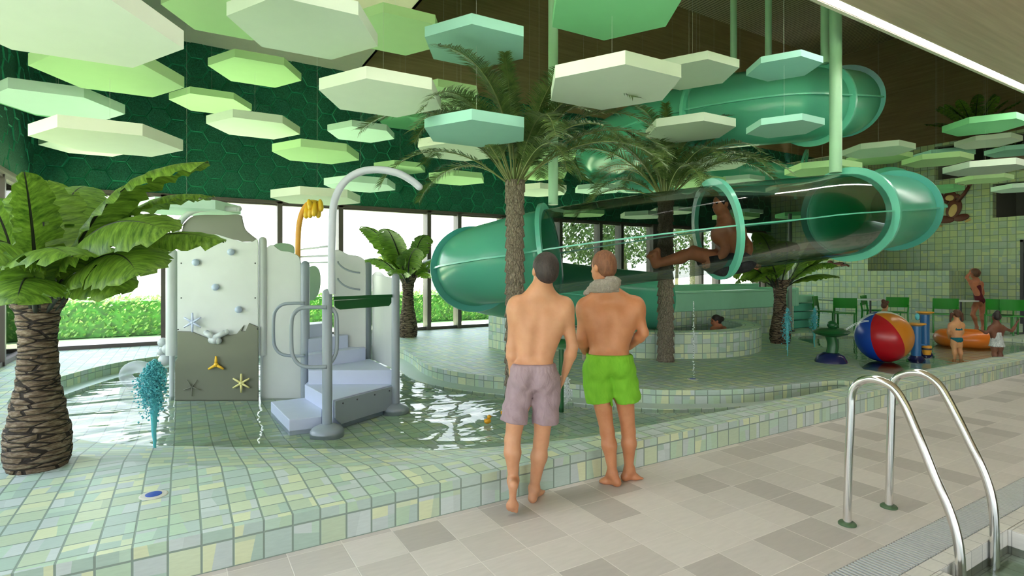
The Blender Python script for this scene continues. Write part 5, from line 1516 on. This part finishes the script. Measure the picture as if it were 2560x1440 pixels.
# beach ball: gores as one surface with coloured segments
bc = at(2209, 852, 9.05); R_ = 63.5/F*9.05; bc.z = max(bc.z, WK-.01+R_)
ball = thing('beach_ball', 'big red, orange and blue inflatable beach ball in the toddler basin', 'beach ball', tuple(bc))
axis = (Vector((CS,-SN,0))*-.42 + Vector((0,0,1))*.92 + Vector((SN,CS,0))*-.12).normalized()
q_ = Vector((0,0,1)).rotation_difference(axis).to_matrix()
cols = [M['red'], M['orange_v'], M['white'], M['blue_v'], M['orange_v'], M['white']]
for g in range(6):
    b = MB(); n, m = 10, 24
    for i in range(m+1):
        th = PI*i/m
        for k in range(n+1):
            ph = 2*PI*(g + k/n)/6 + PHI0 if False else 2*PI*(g + k/n)/6
            rr = R_*(1-.012*(abs(k/n-.5)*2)**4)
            b.v.append(tuple(bc + q_ @ Vector((rr*math.sin(th)*math.cos(ph-2.05), rr*math.sin(th)*math.sin(ph-2.05), rr*math.cos(th)))))
    for i in range(m):
        for k in range(n): b.face((i*(n+1)+k, (i+1)*(n+1)+k, (i+1)*(n+1)+k+1, i*(n+1)+k+1))
    b.build('ball_gore', [M['orange_v'], M['white'], M['blue_v'], M['white'], M['blue_v'], M['red']][g], ball, True)
# orange float
q = at(2412, 846, 11.0); b = MB()
pts = [Vector((q.x+.34*math.cos(a), q.y+.34*math.sin(a), WK+.145)) for a in [2*PI*k/40 for k in range(40)]]
b.tube(pts, .165, 20, closed=True); tag(b.build('swim_ring', M['orange'], smooth=True), 'fat orange swim ring floating behind the two small girls', 'swim ring')
# ducks
for (px, py, lab) in ((1219, 1058, 'yellow bath duck, nearer of the two floating left of the men'), (1260, 1037, 'yellow bath duck, farther of the two floating left of the men')):
    q = atz(px, py, WZ); dk_ = thing('rubber_duck', lab, 'rubber duck', tuple(q), group='bath ducks')
    b = MB(); b.ball(q+Vector((0,0,.022)), (.040,.030,.028), 16, 10); b.ball(q+Vector((-.028,0,.035)), (.014,.016,.012), 10, 8); b.build('duck_body', M['duck'], dk_, True)
    b = MB(); b.ball(q+Vector((.018,0,.064)), .021, 14, 10); b.build('duck_head', M['duck'], dk_, True)
    b = MB(); b.ball(q+Vector((.040,0,.060)), (.012,.010,.005), 8, 6); b.build('beak', M['orange'], dk_, True)

# chairs and tables
def mk_chair(loc, rz, lab):
    t = thing('garden_chair', lab, 'chair', tuple(loc), rz, 'bright green chairs at the cafe tables')
    mk = lambda b, n: b.build(n, M['chairgreen'], t, world=False, bevel=.006)
    b = MB(); b.box((-.23,-.22,.42), (.23,.22,.445)); mk(b, 'seat')
    b = MB()
    for k in range(9):
        x0, x1 = -.24+.48*k/9, -.24+.48*(k+1)/9; f = lambda x: -.235-.03*(1-(x/.24)**2)
        b.add([(x0,f(x0),.56),(x1,f(x1),.56),(x1,f(x1)-.03,.80),(x0,f(x0)-.03,.80),(x0,f(x0)+.018,.56),(x1,f(x1)+.018,.56),(x1,f(x1)-.012,.80),(x0,f(x0)-.012,.80)], [(0,1,2,3),(7,6,5,4),(0,4,5,1),(3,2,6,7),(0,3,7,4),(1,5,6,2)])
    b.build('backrest', M['chairgreen'], t, world=False)
    for x in (-.225,.225):
        b = MB(); b.bar((x,-.24,0), (x,-.215,.44), .03, .045); b.bar((x,-.215,.42), (x,-.25,.62), .03, .04); mk(b, 'leg')
        b = MB(); b.bar((x,.21,0), (x,.20,.44), .03, .045); mk(b, 'leg')
    return t
proto = None
for (px, py, rz, lab) in ((2066,822,PI+.3,'green chair behind the first white table, next to the aqua steps'), (2110,828,-1.0,'green chair in front and right of the first white table'), (2187,818,PI+.2,'green chair half hidden by the girl in pink, left one'), (2233,824,-.8,'green chair just right of the girl in pink'), (2357,831,-1.0,'green chair left of the woman in the swimsuit'), (2497,836,-1.2,'green chair right of the woman in the swimsuit, farther back'), (2522,838,-.95,'green chair at the right edge behind the small girl in white')):
    q = atz(px, py, DZ)
    if proto is None: proto = mk_chair(q, rz, lab)
    else:
        c = copy_tree(proto); c.location = q; c.rotation_euler.z = rz; c['label'] = lab
for (px, py, lab) in ((2086,822,'round white table by the two leftmost green chairs'), (2176,820,'round white table left of the girl in pink'), (2402,826,'round white table behind the woman in the swimsuit'), (2560,834,'round white table cut by the right edge')):
    q = atz(px, py, DZ); t = thing('cafe_table', lab, 'table', tuple(q), group='small round cafe tables')
    b = MB(); b.lathe([(.33,.70),(.34,.71),(.34,.725),(0,.73)], tuple(q), 36); b.build('tabletop', M['white'], t, autosm=.8)
    b = MB(); b.tube([q, q+Vector((0,0,.70))], .022, 12); b.build('column', M['metal_dark'], t, autosm=.8)
    b = MB(); b.lathe([(.20,0),(.20,.012),(.03,.03)], tuple(q), 28); b.build('foot_plate', M['metal_dark'], t, autosm=.8)

# wall figures: plain cut-out monkeys with relief
def monkey(c, s, lab, lying=False):
    mk_b = plain('brown painted relief '+lab[:9], (.10,.022,.012), .5); mk_t = plain('tan painted relief '+lab[:9], (.55,.36,.14), .5)
    t = thing('wall_monkey', lab, 'wall figure', tuple(c)); c = Vector(c)
    Yv = lambda a, z, o=0: c + Vector((-.03-o, -a*s, z*s))
    def blob(cs, mat, nm, o=0):
        b = MB()
        for (a, z, ra, rz_, *rot) in cs:
            Mx = Matrix.Rotation(rot[0] if rot else 0, 3, 'X'); b.ball(Yv(a, z, o), (.035, ra*s, rz_*s), 18, 10, Mx)
        return b.build(nm, mat, t, True)
    if not lying:
        blob([(-.02,-.02,.17,.26,.3),(-.10,.30,.15,.14),(-.22,-.28,.22,.10,.1),(.14,-.26,.17,.09,-.2)], mk_b, 'body')
        b = MB(); b.tube([Yv(.06,.16), Yv(.20,.34), Yv(.30,.52)], [.05*s,.04*s,.035*s], 10); b.tube([Yv(-.14,.16), Yv(-.27,.22), Yv(-.29,.38)], [.05*s,.04*s,.035*s], 10); b.build('arms', mk_b, t, True)
        blob([(.31,.58,.07,.06),(-.30,.42,.05,.06)], mk_b, 'hands', .005)
        blob([(-.10,.27,.10,.08),(-.03,-.06,.09,.17,.3)], mk_t, 'belly_and_muzzle', .02)
        blob([(-.27,.28,.05,.05),(.06,.30,.05,.05)], mk_b, 'ears')
        blob([(-.34,-.42,.09,.03,.6),(.28,-.34,.08,.03,-.5)], mk_t, 'feet', .01)
        b = MB(); b.tube(catmull([Yv(-.20,-.25), Yv(-.36,-.20), Yv(-.42,-.02), Yv(-.38,.10), Yv(-.45,.14)], 5), .018*s, 8); b.build('tail', mk_b, t, True)
    else:
        blob([(0,0,.26,.08,-.2),(-.22,.07,.10,.09)], mk_b, 'body'); blob([(-.24,.03,.06,.05),(-.02,-.05,.20,.03,-.2)], mk_t, 'belly_and_muzzle', .02)
        b = MB(); b.tube([Yv(.16,-.04), Yv(.34,.0), Yv(.42,-.06)], .03*s, 8); b.tube([Yv(-.2,.0), Yv(-.30,-.10)], .03*s, 8); b.build('arms', mk_b, t, True)
q = atX(2388, 520, XB); monkey(q, 1.15, 'brown monkey figure with raised arm on the tiled wall right of the slide')
q = atX(2092, 662, XA); monkey(q, .95, 'small lying monkey figure on the tiled wall under the slide', True)
# ================================================================= people
FWD = np.array([SN, CS, 0.0]); RT = np.array([CS, -SN, 0.0]); UPV = np.array([0, 0, 1.0])
def joints(D, spec):
    return {k: np.array(at(v[0], v[1], D + (v[2] if len(v) > 2 else 0))) for k, v in spec.items()}
def person(lab, loc): return thing('person', lab, 'person', tuple(loc))

# --- man in mauve shorts
D = 3.78
t = person('young man with dark hair in mauve swim shorts, seen from behind, left of the pair', (2.05, 3.2, 0))
J = joints(D, dict(head=(1361,677,.01), neck=(1352,722), shL=(1292,762), shR=(1411,764), pel=(1334,922), elL=(1280,866,.0), wrL=(1284,943,.03), elR=(1431,868,.02), wrR=(1412,934,.09),
    hpL=(1305,952), knL=(1281,1100,-.03), anL=(1284,1216,-.18), hpR=(1367,952), knR=(1353,1103,.05), anR=(1335,1228,.10)))
J['hdL'] = J['wrL'] + np.array([0,0,-1.]) + FWD*.10; J['thL'] = FWD
J['hdR'] = J['wrR'] + np.array([0,0,-1.]) - RT*.25 + FWD*.25; J['thR'] = FWD
tl = np.array(atz(1280, 1290, 0)); J['toeL'] = tl
J['toeR'] = np.array(atz(1352, 1238, 0)) + FWD*.06
J['anR'][2] = .085
hr_ = J['toeL'] - np.array([0,0,0]); J['anL'] = np.array(at(1283, 1200, 3.72)); J['fuL'] = nv(FWD+UPV*.25); tl[2] = .012
B = body('m1', J, FWD*1.0+RT*.05, M['skin_a'], t, h=.0075, thin=1.0, headf=FWD-RT*.35); B['obj'].name = 'body'
hair(B, M['hair_dark'], t, neckline=-.062)
zw = EYE + (CY-907)*D/F
shorts(B, M['mauve'], t, zw, .70, .66, flare=1.02)
# --- man in lime shorts with a towel
D = 4.20
t = person('man with reddish hair, grey towel round his neck and lime green shorts, from behind', (2.87, 3.17, 0))
J = joints(D, dict(head=(1506,667,.01), neck=(1512,716), shL=(1464,765), shR=(1588,761), pel=(1522,898), elL=(1452,845,.0), wrL=(1470,893,.16), elR=(1609,832,-.02), wrR=(1573,868,.14),
    hpL=(1492,925), knL=(1518,1080,-.02), anL=(1532,1196,-.04), hpR=(1553,925), knR=(1571,1078,.02), anR=(1572,1186,.06)))
J['hdL'] = J['wrL'] + RT*.8 + FWD*.5 - UPV*.1; J['thL'] = UPV*1.
J['hdR'] = J['wrR'] - RT*.9 + FWD*.4; J['thR'] = UPV*1.
J['toeL'] = np.array(atz(1496, 1204, 0)); J['toeR'] = np.array(atz(1604, 1196, 0))
J['anL'][2] = .085; J['anR'][2] = .085
B = body('m2', J, FWD, M['skin_b'], t, h=.008, headf=FWD-RT*.75); B['obj'].name = 'body'
hair(B, M['hair_red'], t, neckline=-.050, cap=.975)
zw = EYE + (CY-884)*D/F
sh = shorts(B, M['lime'], t, zw, .50, .50, flare=1.04)
# towel: rolled scarf round the neck with an end down the front left
S = SDF(np.array(at(1512,740,D))-.42, np.array(at(1512,740,D))+.42, .008)
nk = np.array(at(1512, 718, D)); 
pts = [nk + RT*(.085*math.cos(a)+.004) + FWD*(.095*math.sin(a)+.0) + UPV*(.012 - .030*math.sin(a) + .016*math.cos(a)) for a in [PI*1.0+2*PI*k/18 for k in range(19)]]
for k in range(18):
    S.cone(pts[k], pts[k+1], .034+.006*math.sin(k*1.3), .034+.006*math.sin((k+1)*1.3), k=.015)
pts2 = [nk + RT*(.080*math.cos(a)) + FWD*(.085*math.sin(a)) + UPV*(-.024 - .020*math.sin(a)) for a in [PI*1.0+2*PI*k/18 for k in range(19)]]
for k in range(18): S.cone(pts2[k], pts2[k+1], .030, .030, k=.012)
S.cone(nk - RT*.09 - UPV*.01, nk - RT*.14 + FWD*.02 - UPV*.05, .035, .022, k=.02)
S.wrinkle(lambda X, Y, Z: .004*np.sin(X*70+Z*90)*np.sin(Y*60-Z*40) + .003*np.sin(Z*210+X*40))
S.mesh('towel', M['towel'], t, 1)
S = SDF(np.array(at(1470,830,D))-.36, np.array(at(1470,830,D))+.40, .010)
a0 = np.array(at(1478,760,D+.10)); a1 = np.array(at(1474,830,D+.17)); a2 = np.array(at(1463,895,D+.10))
S.cone(a0, a1, .035, .040, k=.02, flat=(FWD, .45)); S.cone(a1, a2, .040, .028, k=.02, flat=(FWD, .5))
S.mesh('towel_end', M['towel'], t, 1)

# --- rider in the clear tube
D = 6.74
t = person('man in black trunks sitting in the clear slide tube', tuple(at(1830, 640, D)))
J = joints(D, dict(head=(1803,510,-.02), neck=(1812,550), shL=(1800,580,-.20), shR=(1842,574,.18), pel=(1828,652), elL=(1815,625,-.28), wrL=(1790,655,-.22), elR=(1872,612,.24), wrR=(1868,658,.22),
    hpL=(1808,655,-.10), knL=(1728,634,-.14), anL=(1640,662,-.10), toeL=(1613,648,-.12), hpR=(1812,655,.10), knR=(1735,628,.12), anR=(1645,656,.10), toeR=(1618,640,.10)))
J['hdL'] = J['wrL'] + np.array([-.8*CS, .8*SN, -.3]); J['thL'] = UPV; J['hdR'] = J['wrR'] + RT*.8 - UPV*.3; J['thR'] = UPV
J['fuL'] = nv(-RT*.3+UPV); J['fuR'] = J['fuL']
B = body('m3', J, -RT+UPV*.05, M['skin_c'], t, h=.011, headf=-RT-FWD*.3, thin=1.12, sc=1.12); B['obj'].name = 'body'
hair(B, M['hair_black'], t, h=.009)
S = SDF(J['pel']-.42, J['pel']+.42, .011)
w_ = B['w']; S.ell(J['pel']-B['up']*.02, (.178*w_,.135*w_,.15), B['fr'], .04)
for s_ in (-1, 1): S.ell(J['pel']+B['r']*s_*.075*w_-B['f']*.05*w_-B['up']*.045*1.1, (.10*w_, .095*w_, .11), B['fr'], .03)
for sd in 'LR': S.cone(J['hp'+sd], J['hp'+sd]+(J['kn'+sd]-J['hp'+sd])*.42, .108*w_, .098*w_, k=.03)
S.plane(J['pel']+B['up']*.10, B['up'], .01)
S.mesh('trunks', M['swim_black'], t, 1)

# --- woman in a dark red swimsuit by the wall
D = 13.2
t = person('woman in a dark red swimsuit standing with one hand at her hair', tuple(at(2448, 822, D)))
J = joints(D, dict(head=(2436,684), neck=(2440,700), shL=(2428,706), shR=(2452,708,.05), pel=(2448,750), elL=(2416,694), wrL=(2426,680,.02), elR=(2457,728,.1), wrR=(2456,748,.15),
    hpL=(2441,756), knL=(2432,786,-.03), anL=(2442,818,-.05), toeL=(2436,826,.1), hpR=(2455,756), knR=(2455,790), anR=(2457,820), toeR=(2460,828,.12)))
J['toeL'][2] = DZ; J['toeR'][2] = DZ
B = body('w1', J, FWD*.9-RT*.5, M['skin_c'], t, h=.016, female=True, hands=True, headf=-RT*.3+FWD, thin=.85, sc=.98); B['obj'].name = 'body'
hair(B, M['hair_brown'], t, h=.013, extra=[(B['hd']-B['hf']*.06+UPV*.02, .07)])
def suit(B, mat, t, h, top=.30, legs=True, nm='swimsuit', grow=.012, low=-.10, name=None):
    J = B['J']; S = SDF(J['pel']-.6, J['pel']+.75, h); up, r, f2, fr, w = B['up'], B['r'], B['f'], B['fr'], B['w']; sm = (J['shL']+J['shR'])/2; tl = np.linalg.norm(sm-J['pel'])
    S.ell(sm - up*.13*tl/.5, (.158*w+grow, .098*w+grow, .175*tl/.5), fr, .05)
    S.ell(sm - up*.30*tl/.5 + f2*.005, (.128*w+grow, .088*w+grow, .15*tl/.5), fr, .06)
    S.ell(J['pel'] + up*.02, (.150*w*1.06+grow, .100*w+grow, .115+grow), fr, .06)
    for s_ in (-1, 1):
        S.ell(J['pel'] + r*s_*.075*w - f2*.05*w - up*.045, (.078*w+grow, .072*w+grow, .085), fr, .04)
        S.ell(sm + r*s_*.065*w - up*.14*tl/.5 + f2*.085*w, (.055*w+grow, .050*w+grow, .055+grow), fr, .03)
    S.plane(sm - up*top*tl, up, .01)
    if legs:
        for sd in 'LR':
            s_ = np.sign((J['hp'+sd]-J['pel'])@r)
            S.plane(J['pel'] - up*.02*w + r*s_*.16*w, -up*.75 + r*s_*.66, .01)
    S.plane(J['pel'] + up*low, -up, .01)
    return S.mesh(nm, mat, t, 1)
suit(B, M['maroon'], t, .014, top=.14, grow=.016)
# --- woman sitting in the round tub
D = 10.55
t = person('woman with dark tied hair sitting in the round tub, seen from behind', tuple(at(1798, 830, D)))
J = joints(D, dict(head=(1789,802), neck=(1797,814), shL=(1783,822,-.1), shR=(1809,822,.1), pel=(1800,862), elL=(1779,842,-.08), wrL=(1774,850,.1), elR=(1815,842,.1), wrR=(1812,852,.2),
    hpL=(1790,866), knL=(1760,862), anL=(1758,886), toeL=(1742,888), hpR=(1800,866,.1), knR=(1775,862,.3), anR=(1772,886,.3), toeR=(1760,888,.4)))
B = body('w2', J, -RT*.8+FWD*.6, M['skin_c'], t, h=.015, female=True, headf=-RT, thin=.85, sc=.92); B['obj'].name = 'body'
hair(B, M['hair_black'], t, h=.011, extra=[(B['hd']-B['hf']*.115+UPV*.015, .052)])
# --- children
def kid(lab, D, spec, f, sk, hr_mat, h=.011, headf=None, extra=None, sc=.6, thin=.95):
    t = person(lab, tuple(at(*spec['pel'][:2], D))); J = joints(D, spec)
    for sd in 'LR': J['toe'+sd][2] = BK; J['an'+sd][2] = BK+.05
    B = body('k', J, f, sk, t, h=h, child=True, headf=headf, thin=thin, sc=sc); B['obj'].name = 'body'
    hair(B, hr_mat, t, h=.008, extra=extra(B) if extra else None, neckline=-.06)
    return t, B
t, B = kid('small girl with pigtails in a teal bikini, standing in the toddler basin', 9.28,
    dict(head=(2391,785), neck=(2391,805), shL=(2378,812), shR=(2404,812), pel=(2391,848), elL=(2371,828), wrL=(2372,843,.08), elR=(2407,828,.03), wrR=(2402,842,.10), hpL=(2384,853), knL=(2386,877), anL=(2386,898), toeL=(2382,905,.06), hpR=(2398,853), knR=(2400,877), anR=(2402,898), toeR=(2408,905,.06)),
    FWD, M['skin_e'], M['hair_brown'], extra=lambda B: [(B['hd']-B['hr']*.085-B['hf']*.01-UPV*.0, B['hd']-B['hr']*.105-UPV*.12, .028, .014), (B['hd']+B['hr']*.085-UPV*.0, B['hd']+B['hr']*.105-UPV*.12, .028, .014)])
J = B['J']
S = SDF(J['pel']-.25, J['pel']+.25, .009); S.ell(J['pel']+UPV*.01, (.085,.07,.065), B['fr'], .03)
for s_ in (-1, 1): S.ell(J['pel']+B['r']*s_*.038-B['f']*.025-UPV*.02, (.05,.048,.05), B['fr'], .02); S.plane(J['pel']-UPV*.035+B['r']*s_*.05, -UPV*.8+B['r']*s_*.6, .006)
S.plane(J['pel']+UPV*.035, UPV, .006); S.mesh('bikini_bottom', M['teal_swim'], t, 1)
sm = (J['shL']+J['shR'])/2; S = SDF(sm-.3, sm+.3, .008); S.ell(sm-UPV*.08, (.088,.062,.035), B['fr'], .01); 
for s_ in (-1, 1): S.cone(sm-UPV*.08+B['r']*s_*.05-B['f']*.056, sm-UPV*.0+B['r']*s_*.035-B['f']*.035, .010, .009, k=.01)
S.mesh('bikini_top', M['teal_swim'], t, 1)
for s_ in (-1, 1):
    b = MB(); b.ball(Vector(B['hd']+B['hr']*s_*.095*B['q']*1.0+UPV*.012), .016, 8, 6); b.build('hair_band', M['white'], t, True)
t, B = kid('small girl in a white floral swimsuit with one arm raised, standing in the toddler basin', 9.15,
    dict(head=(2490,792), neck=(2491,810), shL=(2478,820), shR=(2505,819), pel=(2492,857), elL=(2466,832), wrL=(2454,827,.06), elR=(2530,828), wrR=(2543,806,.02), hpL=(2485,862), knL=(2486,885), anL=(2487,902), toeL=(2484,908,.06), hpR=(2499,862), knR=(2500,885), anR=(2501,902), toeR=(2504,908,.06)),
    FWD, M['skin_d'], M['hair_black'], extra=lambda B: [(B['hd']+UPV*.075+B['hr']*.03, .035)])
J = B['J']; sm = (J['shL']+J['shR'])/2
S = SDF(J['pel']-.35, sm+.3, .009); S.cone(sm-UPV*.09, J['pel'], .078, .088, k=.02, flat=(B['f'], .85)); S.cone(J['pel']+UPV*.03, J['pel']-UPV*.05, .085, .108, k=.02)
S.plane(sm-UPV*.07, UPV, .006); S.plane(J['pel']-UPV*.06, -UPV, .006); S.wrinkle(lambda X, Y, Z: .004*np.sin(X*130)*np.sin(Y*130)); S.mesh('swimsuit', M['white_swim'], t, 1)
t, B = kid('girl with brown topknots in a pink swimsuit behind the beach ball', 10.9,
    dict(head=(2213,764), neck=(2211,780), shL=(2201,787,-.05), shR=(2222,787,.05), pel=(2212,825), elL=(2198,805), wrL=(2205,818,.1), elR=(2226,804,.05), wrR=(2232,812,.12), hpL=(2206,829), knL=(2206,850), anL=(2206,868), toeL=(2204,872,.06), hpR=(2218,829), knR=(2218,850), anR=(2218,868), toeR=(2220,872,.06)),
    FWD*.5+RT*.6, M['skin_e'], M['hair_brown'], headf=RT*.9+FWD*.2, extra=lambda B: [(B['hd']+UPV*.085-B['hf']*.04, .04), (B['hd']+UPV*.07+B['hf']*.05, .032)])
J = B['J']; sm = (J['shL']+J['shR'])/2
S = SDF(J['pel']-.3, sm+.3, .010); S.cone(sm-UPV*.07, J['pel'], .086, .090, k=.02, flat=(B['f'], .85))
for s_ in (-1, 1): S.cone(sm-UPV*.06+B['r']*s_*.05-B['f']*.045, sm+UPV*.0+B['r']*s_*.045-B['f']*.01, .016, .014, k=.01)
S.plane(J['pel']-UPV*.06, -UPV, .006); S.mesh('swimsuit', M['pink_swim'], t, 1)
# ================================================================= camera, light
cam = bpy.data.cameras.new('camera'); co = bpy.data.objects.new('camera', cam); C.objects.link(co)
co.location = (0, 0, EYE); co.rotation_euler = (PI/2, 0, -YAW)
cam.sensor_width = 36; cam.lens = F/2560*36; cam.shift_y = -(720-CY)/2560; cam.clip_end = 300; cam.clip_start = .05
sc = bpy.context.scene; sc.camera = co
w = bpy.data.worlds.new('sky'); sc.world = w; w.use_nodes = True
nt = w.node_tree; bg = nt.nodes['Background']
tc = nt.nodes.new('ShaderNodeTexCoord'); sp = nt.nodes.new('ShaderNodeSeparateXYZ'); nt.links.new(tc.outputs['Generated'], sp.inputs[0])
rp = nt.nodes.new('ShaderNodeValToRGB'); nt.links.new(sp.outputs[2], rp.inputs[0])
rp.color_ramp.elements[0].position = 0; rp.color_ramp.elements[0].color = (1, .99, .98, 1)
rp.color_ramp.elements[1].position = .5; rp.color_ramp.elements[1].color = (.72, .84, 1, 1)
nt.links.new(rp.outputs[0], bg.inputs[0]); bg.inputs[1].default_value = 2.1
s_ = bpy.data.lights.new('sun', 'SUN'); s_.energy = 17; s_.angle = .01; s_.color = (1, .96, .90)
so = bpy.data.objects.new('sun', s_); C.objects.link(so)
el = math.radians(62); dv = Vector((-.63*math.cos(el), -.775*math.cos(el), -math.sin(el)))
so.rotation_euler = dv.to_track_quat('-Z', 'Y').to_euler(); so.location = (10, 30, 30)
def portal(name, loc, rot, sx, sy):
    l = bpy.data.lights.new(name, 'AREA'); l.shape = 'RECTANGLE'; l.size = sx; l.size_y = sy; l.cycles.is_portal = True
    o = bpy.data.objects.new(name, l); C.objects.link(o); o.location = loc; o.rotation_euler = rot
portal('window_portal', ((XL+XR)/2, YW+.3, 1.66), (PI/2, 0, 0), XR-XL, 2.9)      # faces -Y... emits inward
portal('window_portal', (XL-.3, 1.8, 1.66), (PI/2, 0, PI/2), 21.5, 2.9)
portal('window_portal', (2.0, -9.2, 1.65), (PI/2, 0, PI), 9.2, 3.2)
sc.view_settings.view_transform = 'Standard'; sc.view_settings.look = 'None'; sc.view_settings.gamma = 1; sc.view_settings.use_curve_mapping = False
sc.view_settings.exposure = 1.33
cy = sc.cycles
cy.max_bounces = 8; cy.diffuse_bounces = 4; cy.glossy_bounces = 3; cy.transmission_bounces = 4; cy.transparent_max_bounces = 16
cy.caustics_reflective = False; cy.caustics_refractive = False; cy.sample_clamp_indirect = 6
cy.use_adaptive_sampling = True; cy.adaptive_threshold = .02; cy.use_denoising = True
